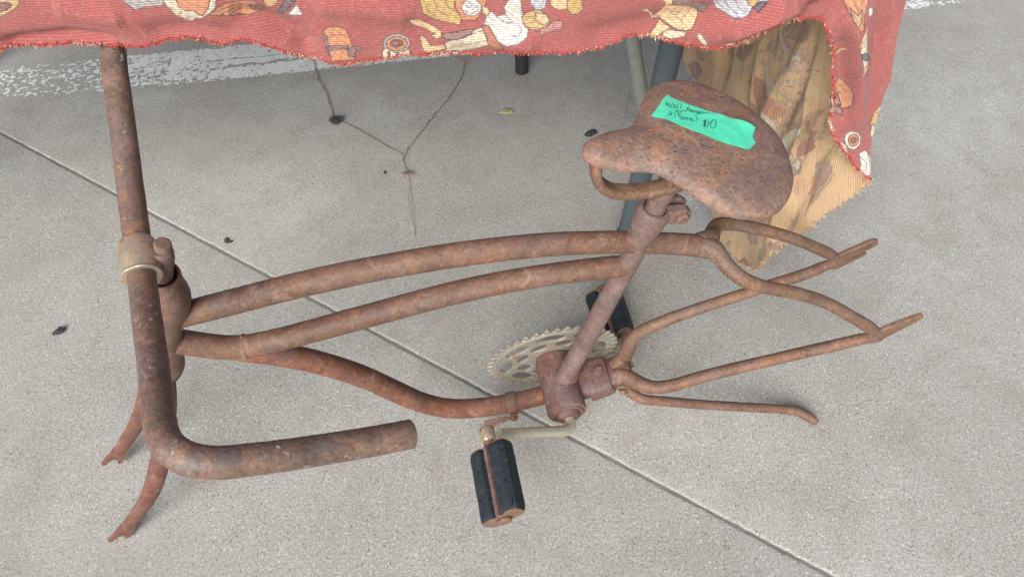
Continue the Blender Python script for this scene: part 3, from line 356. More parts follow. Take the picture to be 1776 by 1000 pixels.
M_CLOTH = cloth_mat('red_woven_print', True)
M_CLOTHB = cloth_mat('tan_weave_reverse', False)
t = NT('frayed_threads')
M_FRINGE = t.out(t.attr('print'), .95, spec=.15)

t = NT('green_masking_tape')
c = t.mix(t.noise(60, 4, .6), (.055, .54, .33), (.075, .62, .39))
n = t.bump(t.math('ADD', t.noise(45, 3, .6, 1.0), t.math('MULTIPLY', t.noise(600, 2), .3)), .0007, .6)
M_TAPE = t.out(c, .55, n)
t = NT('dark_green_pen_ink')
M_INK = t.out((.006, .050, .040), .6)
t = NT('torn_tape_edge')
M_TEAR = t.out((.55, .85, .75), .8)
t = NT('dry_brown_stem')
M_STEM = t.out(t.mix(t.noise(200, 3), (.15, .095, .075), (.28, .195, .15)), .9)
t = NT('dry_straw')
M_STRAW = t.out((.42, .31, .17), .9)
t = NT('purple_dark_lint')
M_LINT = t.out(t.mix(t.noise(300, 3), (.030, .020, .026), (.10, .070, .085)), .95)
t = NT('charcoal_crumb')
M_CRUMB = t.out(t.mix(t.noise(250, 3), (.02, .02, .02), (.07, .065, .06)), .9)
t = NT('faded_yellow_green_bit')
M_GREENB = t.out(t.mix(t.noise(250, 3), (.20, .20, .09), (.42, .42, .24)), .9)
t = NT('table_board')
M_BOARD = t.out((.45, .43, .40), .5)


# ------------------------------------------------------------------ object helpers
def mesh_obj(name, verts, faces, mat, parent=None, smooth=True, mats=None, fmat=None):
    me = bpy.data.meshes.new(name)
    me.from_pydata([tuple(v) for v in verts], [], faces)
    for m in (mats or [mat]):
        me.materials.append(m)
    if smooth:
        me.polygons.foreach_set('use_smooth', [True] * len(me.polygons))
    if fmat is not None:
        me.polygons.foreach_set('material_index', fmat)
    me.update()
    if smooth and len(me.polygons) < 60000:
        me.set_sharp_from_angle(angle=R(38))
    o = bpy.data.objects.new(name, me)
    scene.collection.objects.link(o)
    if parent is not None:
        o.parent = parent
    return o


def tag(o, label=None, cat=None, group=None, kind=None):
    for k, v in (('label', label), ('category', cat), ('group', group), ('kind', kind)):
        if v:
            o[k] = v
    return o


def empty(name, loc=(0, 0, 0), rz=0):
    o = bpy.data.objects.new(name, None)
    o.location = loc
    o.rotation_euler = (0, 0, rz)
    o.empty_display_size = .05
    scene.collection.objects.link(o)
    return o


def catmull(P, step):
    """smooth resampling of rows (any width) about every step of length in the first 3 columns"""
    P = np.array(P, float)
    if len(P) == 2:
        n = max(2, int(np.linalg.norm(P[1, :3] - P[0, :3]) / step) + 1)
        return P[0] + np.linspace(0, 1, n)[:, None] * (P[1] - P[0])
    Q = np.vstack([2 * P[0] - P[1], P, 2 * P[-1] - P[-2]])
    out = []
    for i in range(1, len(Q) - 2):
        p0, p1, p2, p3 = Q[i - 1:i + 3]
        d = lambda a, b: max(np.linalg.norm(a[:3] - b[:3]), 1e-9) ** .5
        t0 = 0; t1 = d(p0, p1); t2 = t1 + d(p1, p2); t3 = t2 + d(p2, p3)
        n = max(1, int(round(np.linalg.norm(p2[:3] - p1[:3]) / step)))
        for k in range(n):
            t = t1 + (t2 - t1) * k / n
            a1 = (t1 - t) / (t1 - t0) * p0 + (t - t0) / (t1 - t0) * p1
            a2 = (t2 - t) / (t2 - t1) * p1 + (t - t1) / (t2 - t1) * p2
            a3 = (t3 - t) / (t3 - t2) * p2 + (t - t2) / (t3 - t2) * p3
            b1 = (t2 - t) / (t2 - t0) * a1 + (t - t0) / (t2 - t0) * a2
            b2 = (t3 - t) / (t3 - t1) * a2 + (t - t1) / (t3 - t1) * a3
            out.append((t2 - t) / (t2 - t1) * b1 + (t - t1) / (t2 - t1) * b2)
    out.append(P[-1])
    return np.array(out)


def sweep(path, seg=24, step=.006, ref=None, rough=.00012, hollow=None, square=0, raw=False, cap_round=0):
    """path rows: x,y,z,ra[,rb]; ra is along ref, rb across it. returns verts, faces"""
    P = np.array(path, float)
    if P.shape[1] == 4:
        P = np.hstack([P, P[:, 3:4]])
    if not raw:
        P = catmull(P, step)
    X = P[:, :3]
    T = np.gradient(X, axis=0)
    T /= np.linalg.norm(T, axis=1)[:, None]
    if cap_round:
        ext = []
        for s, sg in ((0, -1), (-1, 1)):
            rows = []
            for a in (30, 60, 85):
                q = P[s].copy()
                q[:3] += sg * T[s] * math.sin(R(a)) * cap_round * P[s, 3]
                q[3:] *= math.cos(R(a))
                rows.append(q)
            ext.append(rows)
        P = np.vstack([np.array(ext[0])[::-1], P, np.array(ext[1])])
        X = P[:, :3]
        T = np.vstack([np.repeat(T[:1], 3, 0), T, np.repeat(T[-1:], 3, 0)])
    N = np.zeros_like(X)
    if ref is None:
        a = np.array([0, 0, 1.]) if abs(T[0, 2]) < .9 else np.array([1., 0, 0])
        v = a - T[0] * (a @ T[0])
        N[0] = v / np.linalg.norm(v)
        for i in range(1, len(X)):
            v = N[i - 1] - T[i] * (N[i - 1] @ T[i])
            N[i] = v / np.linalg.norm(v)
    else:
        rf = np.array(ref, float)
        for i in range(len(X)):
            v = rf - T[i] * (rf @ T[i])
            N[i] = v / np.linalg.norm(v)
    B = np.cross(T, N)
    V = []
    sx = Vector((random.random() * 50, random.random() * 50, random.random() * 50))
    for i in range(len(X)):
        for k in range(seg):
            a = 2 * math.pi * k / seg
            ca, sa = math.cos(a), math.sin(a)
            if square:
                e = 2 / (2 + square)
                ca = math.copysign(abs(ca) ** e, ca); sa = math.copysign(abs(sa) ** e, sa)
            v = X[i] + N[i] * ca * P[i, 3] + B[i] * sa * P[i, 4]
            if rough:
                w = noise.noise(Vector(v * 160) + sx) * .65 + noise.noise(Vector(v * 55) + sx)
                v = v + (N[i] * ca + B[i] * sa) * w * rough
            V.append(v)
    F = []
    n = len(X)
    for i in range(n - 1):
        for k in range(seg):
            k2 = (k + 1) % seg
            F.append((i * seg + k, i * seg + k2, (i + 1) * seg + k2, (i + 1) * seg + k))
    if hollow:
        for end, i, sgn in ((0, 0, 1), (1, n - 1, -1)):
            prev = i * seg
            for (dr, dx) in ((-.0004, -.0004), (-hollow, 0), (-hollow, .03)):
                b = len(V)
                for k in range(seg):
                    a = 2 * math.pi * k / seg
                    V.append(X[i] + T[i] * sgn * dx + (N[i] * math.cos(a) + B[i] * math.sin(a)) * (P[i, 3] + dr))
                for k in range(seg):
                    k2 = (k + 1) % seg
                    q = (prev + k, b + k, b + k2, prev + k2) if end else (prev + k2, b + k2, b + k, prev + k)
                    F.append(q)
                prev = b
            F.append(tuple(prev + k for k in (range(seg) if end else reversed(range(seg)))))
    else:
        F.append(tuple(reversed(range(seg))))
        F.append(tuple((n - 1) * seg + k for k in range(seg)))
    return V, F


def lathe(profile, origin, axis, seg=32, ref=(0, 1, 0), rough=.00012):
    """profile rows (distance along axis, radius)"""
    a = np.array(axis, float); a /= np.linalg.norm(a)
    o = np.array(origin, float)
    rows = [tuple(o + a * s) + (r, r) for s, r in profile]
    P = np.array(rows)
    rf = np.array(ref, float)
    n0 = rf - a * (rf @ a); n0 /= np.linalg.norm(n0)
    b0 = np.cross(a, n0)
    V = []; F = []
    sx = Vector((random.random() * 50, 3, 7))
    for i in range(len(P)):
        for k in range(seg):
            th = 2 * math.pi * k / seg
            d = n0 * math.cos(th) + b0 * math.sin(th)
            v = P[i, :3] + d * P[i, 3]
            if rough:
                v = v + d * rough * noise.noise(Vector(v * 90) + sx)
            V.append(v)
    for i in range(len(P) - 1):
        for k in range(seg):
            k2 = (k + 1) % seg
            F.append((i * seg + k, i * seg + k2, (i + 1) * seg + k2, (i + 1) * seg + k))
    F.append(tuple(reversed(range(seg))))
    F.append(tuple((len(P) - 1) * seg + k for k in range(seg)))
    return V, F


def prism(poly, d0, d1, fn, bev=.0006):
    """outline poly [(a,b)] extruded between depths d0..d1, mapped by fn(a,b,d); small bevel ring"""
    P = np.array(poly, float)
    c = P.mean(0)
    dirn = P - c
    sh = c + dirn * (1 - bev / np.maximum(np.linalg.norm(dirn, axis=1)[:, None], 1e-6))
    n = len(P)
    V = [fn(p[0], p[1], d0) for p in sh] + [fn(p[0], p[1], d0 + bev) for p in P] + [fn(p[0], p[1], d1 - bev) for p in P] + [fn(p[0], p[1], d1) for p in sh]
    F = []
    for r in range(3):
        for k in range(n):
            k2 = (k + 1) % n
            F.append((r * n + k, r * n + k2, (r + 1) * n + k2, (r + 1) * n + k))
    F.append(tuple(reversed(range(n))))
    F.append(tuple(3 * n + k for k in range(n)))
    return V, F


def merge(*vf):
    V = []; F = []
    for v, f in vf:
        b = len(V)
        V += list(v)
        F += [tuple(i + b for i in q) for q in f]
    return V, F


def flat_shade_big_caps(o):
    for p in o.data.polygons:
        if len(p.vertices) > 8:
            p.use_smooth = False


def mean_dirty(o):
    pass


# ------------------------------------------------------------------ setting: slab with a tooled joint, painted line
JO = np.array([-0.0194, 0.5325]); JD = np.array([1.272, -.789]); JD /= np.linalg.norm(JD); JN = np.array([-JD[1], JD[0]])


def slab():
    ts = np.concatenate([[-60, -20, -6], np.arange(-2.2, 2.2, .004), [6, 20, 60]])
    jit = np.array([noise.noise(Vector((q * 22, 0, 0))) * .0008 + noise.noise(Vector((q * 110, 3, 0))) * .0012 for q in ts])
    jit2 = np.array([noise.noise(Vector((q * 22, 9, 0))) * .0008 + noise.noise(Vector((q * 110, 12, 0))) * .0012 for q in ts])
    for sgn, jj, nm in ((1, jit, 'concrete_slab'), (-1, jit2, 'concrete_slab')):
        V = []; F = []
        offs = [(.0014, -.005), (.0018, -.0012), (.0032, -.0003), (.0062, 0), (.3, 0), (3, 0), (60, 0)]
        for q, j in zip(ts, jj):
            for (d, z) in offs:
                p = JO + JD * q + JN * sgn * (d + (j if d < .1 else 0))
                V.append((p[0], p[1], z))
        m = len(offs)
        for i in range(len(ts) - 1):
            for k in range(m - 1):
                a = (i * m + k, i * m + k + 1, (i + 1) * m + k + 1, (i + 1) * m + k)
                F.append(a if sgn < 0 else tuple(reversed(a)))
        tag(mesh_obj(nm, V, F, M_CONC), kind='structure')
    V = []; F = []
    for q in ts:
        for d in (-.006, -.002, .002, .006):
            p = JO + JD * q + JN * d
            z = -.0016 + (noise.noise(Vector((q * 60, d * 300, 5))) * .0008 if abs(q) < 3 else 0)
            V.append((p[0], p[1], z))
    for i in range(len(ts) - 1):
        for k in range(3):
            F.append(tuple(reversed((i * 4 + k, i * 4 + k + 1, (i + 1) * 4 + k + 1, (i + 1) * 4 + k))))
    tag(mesh_obj('expansion_joint', V, F, M_JOINT), kind='structure')


slab()


def painted_line():
    # band along direction LD through LO, about 0.1 m wide; flakes missing where worn
    LO = np.array([-.95, 1.1727]); LD = np.array([1.774, .2748]); LD /= np.linalg.norm(LD); LN = np.array([-LD[1], LD[0]])
    st = .0017
    nu, nv = int(2.6 / st), int(.112 / st)
    U = -.35 + np.arange(nu + 1) * st; Wd = np.arange(nv + 1) * st - .001
    V = []
    for i, u in enumerate(U):
        for w in Wd:
            p = LO + LD * u + LN * w
            V.append((p[0], p[1], .0008))
    F = []
    for i in range(nu):
        for k in range(nv):
            u, w = U[i], Wd[k]
            v3 = Vector((u, w, 0))
            a = .55 * noise.noise(Vector((u * 95, w * 150, 1))) + .45 * noise.noise(Vector((u * 210, w * 260, 5))) + .25 * noise.noise(Vector((u * 30, w * 60, 4)))
            wear = .30 * noise.noise(Vector((u * 5, w * 14, 8)))
            keep = .16 + wear + (.16 if .30 < u < 1.6 else 0)
            if u < .26:
                keep -= .22 * min(1, (.26 - u) / .2)                       # more broken at the left end
            edge = min(w, .110 - w)
            keep -= max(0, .010 - edge) * 30
            # two long scrapes where tyres rubbed the paint off
            if .33 < u < 1.0:
                for wc, hw in ((.034 + .020 * math.sin((u - .33) * 2), .008), (.062, .003)):
                    keep -= .9 * max(0, 1 - abs(w - wc - .004 * noise.noise(Vector((u * 20, 0, 2)))) / hw) * min(1, (u - .33) * 8)
            if u > 1.85:
                keep -= .25 + .22 * (u - 1.85) / .3
            if a < keep:
                b = i * (nv + 1) + k
                F.append((b, b + nv + 1, b + nv + 2, b + 1))
    o = mesh_obj('painted_line', V, F, M_PAINT, smooth=False)
    bm = bmesh.new(); bm.from_mesh(o.data)
    bmesh.ops.delete(bm, geom=[v for v in bm.verts if not v.link_faces], context='VERTS')
    bm.to_mesh(o.data); bm.free()
    tag(o, kind='structure')


painted_line()

# hairline crack, a thin dark sliver lying in the slab surface
cv = catmull([(x, y, .0002) for x, y in CRACK], .004)
V = []; F = []
for i, p in enumerate(cv):
    w = .0005 + .0003 * noise.noise(Vector((i * .4, 1, 1)))
    V += [(p[0] - w, p[1], .0005), (p[0] + w, p[1], .0005)]
    if i:
        F.append((2 * i - 2, 2 * i - 1, 2 * i + 1, 2 * i))
tag(mesh_obj('hairline_crack', V, F, M_JOINT, smooth=False), kind='structure')

# ------------------------------------------------------------------ table under the cloth
table = empty('folding_table', (-.40, .95, 0))
tag(table, 'folding table with blue grey tube legs hidden under the red printed cloth', 'table')
TO = np.array([-.40, .95, 0])


def tpart(name, pts, r, mat, foot=True, seg=20):
    rows = [tuple(np.array(p) - TO) + (r,) for p in pts]
    o = mesh_obj(name, *sweep(rows, seg, .03, rough=.0001), mat, table)
    if foot:
        p = np.array(rows[0][:3]); dq = np.array(rows[1][:3]) - p; dq /= np.linalg.norm(dq)
        mesh_obj('rubber_foot', *lathe([(-.001, r * .9), (0, r + .002), (.022, r + .0022), (.026, r + .0005)], p, dq, 20), M_FOOT, o)
    return o


tpart('leg', [(.1795, .8113, .002), (.196, .81, .365), (.209, .81, .68)], .0150, M_LEG)
tpart('leg', [(.2425, 1.0405, .002), (.19, 1.04, .21), (.075, 1.04, .68)], .0120, M_LEG2)
tpart('leg', [(.0228, 1.2504, .002), (.0228, 1.2504, .68)], .0128, M_FOOT, foot=False)
tpart('leg', [(-1.05, .80, .002), (-1.05, .80, .68)], .0158, M_LEG)
tpart('leg', [(-1.05, 1.24, .002), (-1.05, 1.24, .68)], .0158, M_LEG)
tpart('crossbar', [(.209, .80, .665), (.209, 1.25, .665)], .011, M_LEG, foot=False)
tpart('crossbar', [(-1.05, .80, .665), (-1.05, 1.25, .665)], .011, M_LEG, foot=False)
x0, x1 = -1.155, .332
q = [(x0, front_y(x0) + .006), (x1, front_y(x1) + .006), (.325, 1.295), (x0, 1.295)]
mesh_obj('table_top', *prism([(a - TO[0], b - TO[1]) for a, b in q], .678, .698, lambda a, b, d: (a, b, d), .003), M_BOARD, table, smooth=False)

# ------------------------------------------------------------------ tablecloth
FOLD, HEM_END, EDGE, REAR = pl(FOLD_PTS), pl(HEM_END_PTS), pl(EDGE_PTS), pl(REAR_PTS)
RED = np.array((.320, .084, .076)); TAN = np.array((.485, .310, .175)); LINE = np.array((.075, .050, .062))


def seg_dist(P, a, b):
    ab = b - a
    t = np.clip(((P - a) @ ab) / max(ab @ ab, 1e-12), 0, 1)
    return np.linalg.norm(P - a - t[:, None] * ab, axis=1)


def printed(Q, base, prints, line_w, line_col=LINE, wob=.0012):
    col = np.tile(base, (len(Q), 1)).astype(float)
    Qw = Q.copy()
    for c, poly in prints:
        if c == 'line':
            A = np.array(poly)
            lo, hi = A.min(0) - .002, A.max(0) + .002
            idx = np.where((Qw[:, 0] > lo[0]) & (Qw[:, 0] < hi[0]) & (Qw[:, 1] > lo[1]) & (Qw[:, 1] < hi[1]))[0]
            if len(idx):
                dm = np.min([seg_dist(Qw[idx], a, b) for a, b in zip(A[:-1], A[1:])], axis=0)
                m_ = dm < .00042
                col[idx[m_]] = col[idx[m_]] * .25 + line_col * .75
            continue
        A = np.array(poly)
        lo, hi = A.min(0) - .004, A.max(0) + .004
        idx = np.where((Qw[:, 0] > lo[0]) & (Qw[:, 0] < hi[0]) & (Qw[:, 1] > lo[1]) & (Qw[:, 1] < hi[1]))[0]
        if not len(idx):
            continue
        P = Qw[idx]
        ins = np.zeros(len(P), bool)
        dm = np.full(len(P), 9.)
        n = len(A)
        for i in range(n):
            a, b = A[i], A[(i + 1) % n]
            cnd = ((a[1] > P[:, 1]) != (b[1] > P[:, 1]))
            with np.errstate(divide='ignore', invalid='ignore'):
                xi = (b[0] - a[0]) * (P[:, 1] - a[1]) / (b[1] - a[1]) + a[0]
            ins ^= cnd & (P[:, 0] < xi)
            dm = np.minimum(dm, seg_dist(P, a, b))
        sh = .90 + .16 * np.sin(P[:, 0] * 900 + P[:, 1] * 300) * np.sin(P[:, 1] * 700)      # woven tone inside a patch
        col[idx[ins]] = (np.array(c) * .80 + base * .13 + .045) * sh[ins][:, None]
        ln = dm < line_w
        col[idx[ln]] = line_col * .6 + np.array(c) * .12
        # a few drawn inner strokes
        span = hi - lo
        if min(span) > .016:
            ph = np.sin((P[:, 0] * .8 + P[:, 1] * 1.2) * 2 * math.pi / .0085 + 2.2 * np.sin(P[:, 0] * 160) + 1.4 * np.sin(P[:, 1] * 210))
            k = ins & (ph > .965)
            col[idx[k]] = col[idx[k]] * .45 + line_col * .45
    return col


def ridge(Q, folds):
    d = np.zeros(len(Q))
    for poly, amp, wd in folds:
        A = np.array(poly)
        L = np.concatenate([[0], np.cumsum(np.linalg.norm(np.diff(A, axis=0), axis=1))])
        best = np.full(len(Q), 9.); tt = np.zeros(len(Q))
        for i in range(len(A) - 1):
            a, b = A[i], A[i + 1]; ab = b - a
            t_ = np.clip(((Q - a) @ ab) / max(ab @ ab, 1e-12), 0, 1)
            dd = np.linalg.norm(Q - a - t_[:, None] * ab, axis=1)
            k = dd < best
            best[k] = dd[k]; tt[k] = (L[i] + t_[k] * (L[i + 1] - L[i])) / L[-1]
        fade = np.clip(np.minimum(tt, 1 - tt) * 5 + .35, 0, 1)
        d += amp * np.exp(-(best / wd) ** 2) * fade
    return d


def grid_faces(nu, nv, off=0, flip=False):
    i = np.arange(nu - 1)[:, None] * nv + np.arange(nv - 1)[None, :]
    i = i.ravel() + off
    q = np.stack([i, i + nv, i + nv + 1, i + 1], 1)
    return q[:, ::-1] if flip else q


def grid_normals(G):
    du = np.gradient(G, axis=0); dv = np.gradient(G, axis=1)
    n = np.cross(du, dv)
    return n / np.maximum(np.linalg.norm(n, axis=2), 1e-9)[..., None]


# front drape and the strip that turns down the corner: rows from the table edge / fold to the hem
xs = np.concatenate([np.arange(-1.155, -.47, .006), np.arange(-.47, .3625, .0008)])
hemF = pl(HEM_PTS); hemS = pl(HEM_SIDE_PTS)
hp = np.array(HEM_PTS)
# columns of the front: hem point with nearly the same x, eased so the last column ends at the notch
hx = np.interp(xs, [-1.155, -.2, .3625], [-1.155, -.2, hp[-1, 0]])
order = np.argsort(hp[:, 0])
Hf = np.stack([hx, np.interp(hx, hp[order, 0], hp[order, 1]), np.interp(hx, hp[order, 0], hp[order, 2])], 1)
Hf[:, 2] += np.array([noise.noise(Vector((x * 120, 1, 2))) * .0018 + noise.noise(Vector((x * 320, 5, 2))) * .0010 for x in hx])
Tf = np.stack([xs, front_y(xs), np.full(len(xs), .7005)], 1)
ns = 340
k = np.linspace(0, 1, ns)[1:]
Ts = along(FOLD, k); Hs = along(hemS, k)
Hs[:, 0] += np.array([noise.noise(Vector((t * 40, 7, 2))) * .0022 for t in k])
T_ = np.vstack([Tf, Ts]); H_ = np.vstack([Hf, Hs])
vv = np.concatenate([np.linspace(0, .58, 50)[:-1], np.linspace(.58, 1, 120)])
G = T_[:, None, :] * (1 - vv)[None, :, None] + H_[:, None, :] * vv[None, :, None]
nu, nv = G.shape[:2]
Qr = G[..., [0, 2]].reshape(-1, 2).copy()
ALL_PRINT = list(PRINT_FRONT)                  # the same figures again higher up and along the cloth
for dx_, dz_ in ((.11, .105), (-.35, .02), (-.62, .09), (-.30, .125)):
    for c_, p_ in PRINT_FRONT:
        q_ = [(x + dx_, z + dz_) for x, z in p_]
        if min(z for x, z in q_) > .572 or max(x for x, z in q_) < -.475:
            ALL_PRINT.append((c_, q_))
colF = printed(Qr, RED, ALL_PRINT, .00052)
dist = np.linalg.norm(T_ - H_, axis=1)[:, None] * (1 - vv)[None, :]
dz = (T_[:, None, 2] - G[..., 2])
bl = np.zeros(nu); bl[len(xs):] = 1; bl[len(xs) - 80:len(xs)] = np.linspace(0, 1, 80)
ribF = ((dz * (1 - bl)[:, None] + dist * bl[:, None]) / .0021 + .25 * np.array([noise.noise(Vector((u * .03, 2, 6))) for u in range(nu)])[:, None]).ravel()
soft = np.array([noise.noise(Vector((a * 9, b * 14, 3))) * .007 + noise.noise(Vector((a * 26, b * 34, 9))) * .0022 for a, b in Qr])
dsp = (ridge(Qr, FOLDS_FRONT) * 1.6 + soft).reshape(nu, nv)
win = np.clip((vv) * 3, 0, 1)[None, :] * np.ones((nu, 1))
win[len(xs):, :] *= np.clip(vv * 2.5, 0, 1)[None, :]
win[-40:, :] *= np.linspace(1, 0, 40)[:, None]
nF = grid_normals(G)
if nF[100, 60, 1] > 0:
    nF = -nF
G = G + nF * (dsp * win)[..., None]
# rolled curl just above the hem
G[:, :, 1] += -.004 * np.exp(-((1 - vv)[None, :] * dist[:, :1] / .012) ** 2) * np.array([noise.noise(Vector((u * .02, 4, 4))) for u in range(nu)])[:, None]

# end drape
Sg = np.concatenate([np.linspace(0, .62, 330), np.linspace(.62, 1, 60)[1:]]); Wg = np.concatenate([np.linspace(0, .25, 30)[:-1], np.linspace(.25, 1, 260)])
SS, WW = np.meshgrid(Sg, Wg, indexing='ij')
E = panel_point(SS, WW)
Qe = np.stack([SS.ravel() * .68, WW.ravel() * .6], 1)
warp = np.array([(noise.noise(Vector((a * 45, b * 45, 3))) * .004 + noise.noise(Vector((a * 130, b * 130, 5))) * .002, noise.noise(Vector((a * 45, b * 45, 23))) * .004 + noise.noise(Vector((a * 130, b * 130, 25))) * .002) for a, b in Qe])
MORE = []
for dx_, dz_, fl in ((.075, -.06, 1), (-.05, .075, -1), (.13, .03, -1)):
    for c_, p_ in PRINT_BACK:
        MORE.append((tuple(.55 * a_ + .45 * b_ for a_, b_ in zip(c_, TAN)), [(fl * (x - .12) + .12 + dx_, z + dz_) for x, z in p_]))
colE = printed(Qe + warp, TAN, MORE + PRINT_BACK, .0004, np.array((.30, .17, .10)))
colEo = printed(Qe, RED, [(c_, [((x + .45) * 1.0 + dx_, .60 - z + dz_) for x, z in p_]) for dx_, dz_ in ((0, .02), (.05, .18), (-.1, .34)) for c_, p_ in PRINT_FRONT], .0007)
ribE = (SS * .68 / .0026).ravel()
softE = np.array([noise.noise(Vector((a * 11, b * 7, 13))) * .014 + noise.noise(Vector((a * 24, b * 20, 19))) * .004 + abs(noise.noise(Vector((a * 48 + b * 30, b * 30 - a * 20, 29)))) * .002 for a, b in Qe])
dspE = (ridge(Qe, FOLDS_END) * 1.0 + softE).reshape(SS.shape)
winE = np.clip(SS * 3.2, 0, 1) * np.clip(WW * 3, 0, 1)
dspE = dspE - .016 * np.exp(-((SS - .14) / .10) ** 2) / np.maximum(np.clip(SS * 3.2, 0, 1), .15)
nE = grid_normals(E)
if nE[50, 100, 0] < 0:
    nE = -nE
E = E + np.array([1.0, .25, 0]) * (dspE * winE)[..., None]
E[:, -1, 2] += np.array([noise.noise(Vector((s * 70, 2, 2))) * .004 + noise.noise(Vector((s * 260, 2, 2))) * .003 for s in Sg])

# top sheet lying on the table
tx = np.linspace(-1.155, 1, 2)
TH = .0009


def two_layer(Gr, outward, col_out, col_in, rib, name_off):
    n = grid_normals(Gr)
    if (n[n.shape[0] // 3, n.shape[1] // 2] @ np.array(outward)) < 0:
        n = -n
    a = Gr.reshape(-1, 3); b = (Gr - n * TH).reshape(-1, 3)
    nu, nv = Gr.shape[:2]
    du = np.cross(np.gradient(Gr, axis=0)[nu // 3, nv // 2], np.gradient(Gr, axis=1)[nu // 3, nv // 2]) @ np.array(outward)
    fo = grid_faces(nu, nv, name_off, du < 0)
    fi = grid_faces(nu, nv, name_off + nu * nv, du > 0)
    rim = []
    loop = [i * nv + nv - 1 for i in range(nu)]
    for p, q in zip(loop[:-1], loop[1:]):
        rim.append((name_off + p, name_off + q, name_off + nu * nv + q, name_off + nu * nv + p))
    return np.vstack([a, b]), fo.tolist(), fi.tolist(), rim, np.vstack([col_out, col_in]), np.concatenate([rib, rib])


tanF = printed(Qr, TAN, [], .0004)
V1, fo1, fi1, rm1, c1, r1 = two_layer(G, (0, -1, 0), colF, tanF, ribF, 0)
V2, fo2, fi2, rm2, c2, r2 = two_layer(E, (1, 0, 0), colEo, colE, ribE, len(V1))
tt = [(-1.155, front_y(-1.155), .7005), (.3615, front_y(.3615), .7005), (.350, .9, .7005), (.335, 1.30, .7005), (-1.155, 1.30, .7005)]
V3 = np.array(tt)
b3 = len(V1) + len(V2)
faces = fo1 + fo2 + fi1 + fi2 + rm1 + rm2 + [tuple(b3 + k for k in range(5))]
fm = [0] * (len(fo1) + len(fo2)) + [1] * (len(fi1) + len(fi2)) + [0] * (len(rm1) + len(rm2)) + [0]
cloth = mesh_obj('tablecloth', np.vstack([V1, V2, V3]), faces, None, smooth=True, mats=[M_CLOTH, M_CLOTHB], fmat=fm)
ca = cloth.data.color_attributes.new('print', 'FLOAT_COLOR', 'POINT')
cc = np.vstack([c1, c2, np.tile(RED, (5, 1))])
ca.data.foreach_set('color', np.hstack([cc, np.ones((len(cc), 1))]).ravel())
ra_ = cloth.data.attributes.new('rib', 'FLOAT', 'POINT')
ra_.data.foreach_set('value', np.concatenate([r1, r2, np.zeros(5)]))
tag(cloth, 'frayed red woven cloth with printed figures and a tan reverse, draped over the table', 'tablecloth')


# frayed edge: short loose threads along the hems, joined
def fringe():
    V = []; F = []; C = []
    reds = [(.50, .085, .075), (.42, .055, .055), (.60, .16, .13), (.55, .10, .08)]
    pales = [(.70, .58, .40), (.62, .45, .20), (.72, .66, .55)]
    golds = [(.50, .28, .09), (.58, .36, .14), (.68, .54, .34), (.62, .50, .34)]

    def thread(p, d, ln, r, c):
        nonlocal V, F, C
        n_ = 5
        d = d / np.linalg.norm(d)
        cur = np.array(p, float); b = len(V)
        curl = rng.normal(0, 1, 3); curl /= np.linalg.norm(curl)
        pts = []
        for i in range(n_):
            pts.append(cur.copy())
            d = d + curl * .75 + np.array([0, 0, -.10]); d /= np.linalg.norm(d)
            cur = cur + d * ln / (n_ - 1)
        pts = np.array(pts)
        a = np.cross(d, [0, 1, .3]); a /= max(np.linalg.norm(a), 1e-6)
        bb = np.cross(d, a)
        for i, q in enumerate(pts):
            rr = r * (1 - .5 * i / n_)
            for th in (0, 2.09, 4.19):
                V.append(q + (a * math.cos(th) + bb * math.sin(th)) * rr)
                C.append(c)
        for i in range(n_ - 1):
            for k in range(3):
                F.append((b + i * 3 + k, b + i * 3 + (k + 1) % 3, b + (i + 1) * 3 + (k + 1) % 3, b + (i + 1) * 3 + k))

    edge1 = G[:, -1, :]; in1 = G[:, -4, :]
    for i in range(100, nu - 1):
        d0 = edge1[i] - in1[i]
        nrep = 3
        pale_zone = noise.noise(Vector((i * .022, 3, 1)))
        for _ in range(nrep):
            f_ = rng.random()
            p = edge1[i] * (1 - f_) + edge1[i + 1] * f_ + np.array([0, -.0008, 0]) * rng.random()
            p = p - d0 / max(np.linalg.norm(d0), 1e-6) * rng.uniform(.0, .0028)
            dd = d0 / max(np.linalg.norm(d0), 1e-6) + rng.normal(0, .75, 3)
            pal = pales if rng.random() < .05 + max(0, pale_zone) * .9 else reds
            thread(p, dd, rng.uniform(.0012, .0036), rng.uniform(.00025, .00050), pal[rng.integers(len(pal))])
    edge2 = E[:, -1, :]; in2 = E[:, -4, :]
    for i in range(0, 280):
        d0 = edge2[i] - in2[i]
        for _ in range(4):
            f_ = rng.random()
            p = edge2[i] * (1 - f_) + edge2[i + 1] * f_
            p = p - d0 / max(np.linalg.norm(d0), 1e-6) * rng.uniform(.0, .003)
            dd = d0 / max(np.linalg.norm(d0), 1e-6) + rng.normal(0, .7, 3)
            pal = reds if rng.random() < .10 else golds
            thread(p, dd, rng.uniform(.0025, .0075), rng.uniform(.00025, .00050), pal[rng.integers(len(pal))])
    o = mesh_obj('frayed_fringe', V, F, M_FRINGE, cloth)
    a = o.data.color_attributes.new('print', 'FLOAT_COLOR', 'POINT')
    C_ = np.array(C)
    a.data.foreach_set('color', np.hstack([C_, np.ones((len(C_), 1))]).ravel())
    tag(o, kind='stuff')


fringe()

# ------------------------------------------------------------------ bicycle frame space
LEAN, HB = R(3.1431), .0816
bike = empty('bicycle', (.0591, .5017, 0), R(10.8627))
tag(bike, 'rusted child sized bicycle frame without wheels standing on the concrete below the cloth', 'bicycle')
ML = np.array([[1, 0, 0], [0, math.cos(LEAN), -math.sin(LEAN)], [0, math.sin(LEAN), math.cos(LEAN)]])


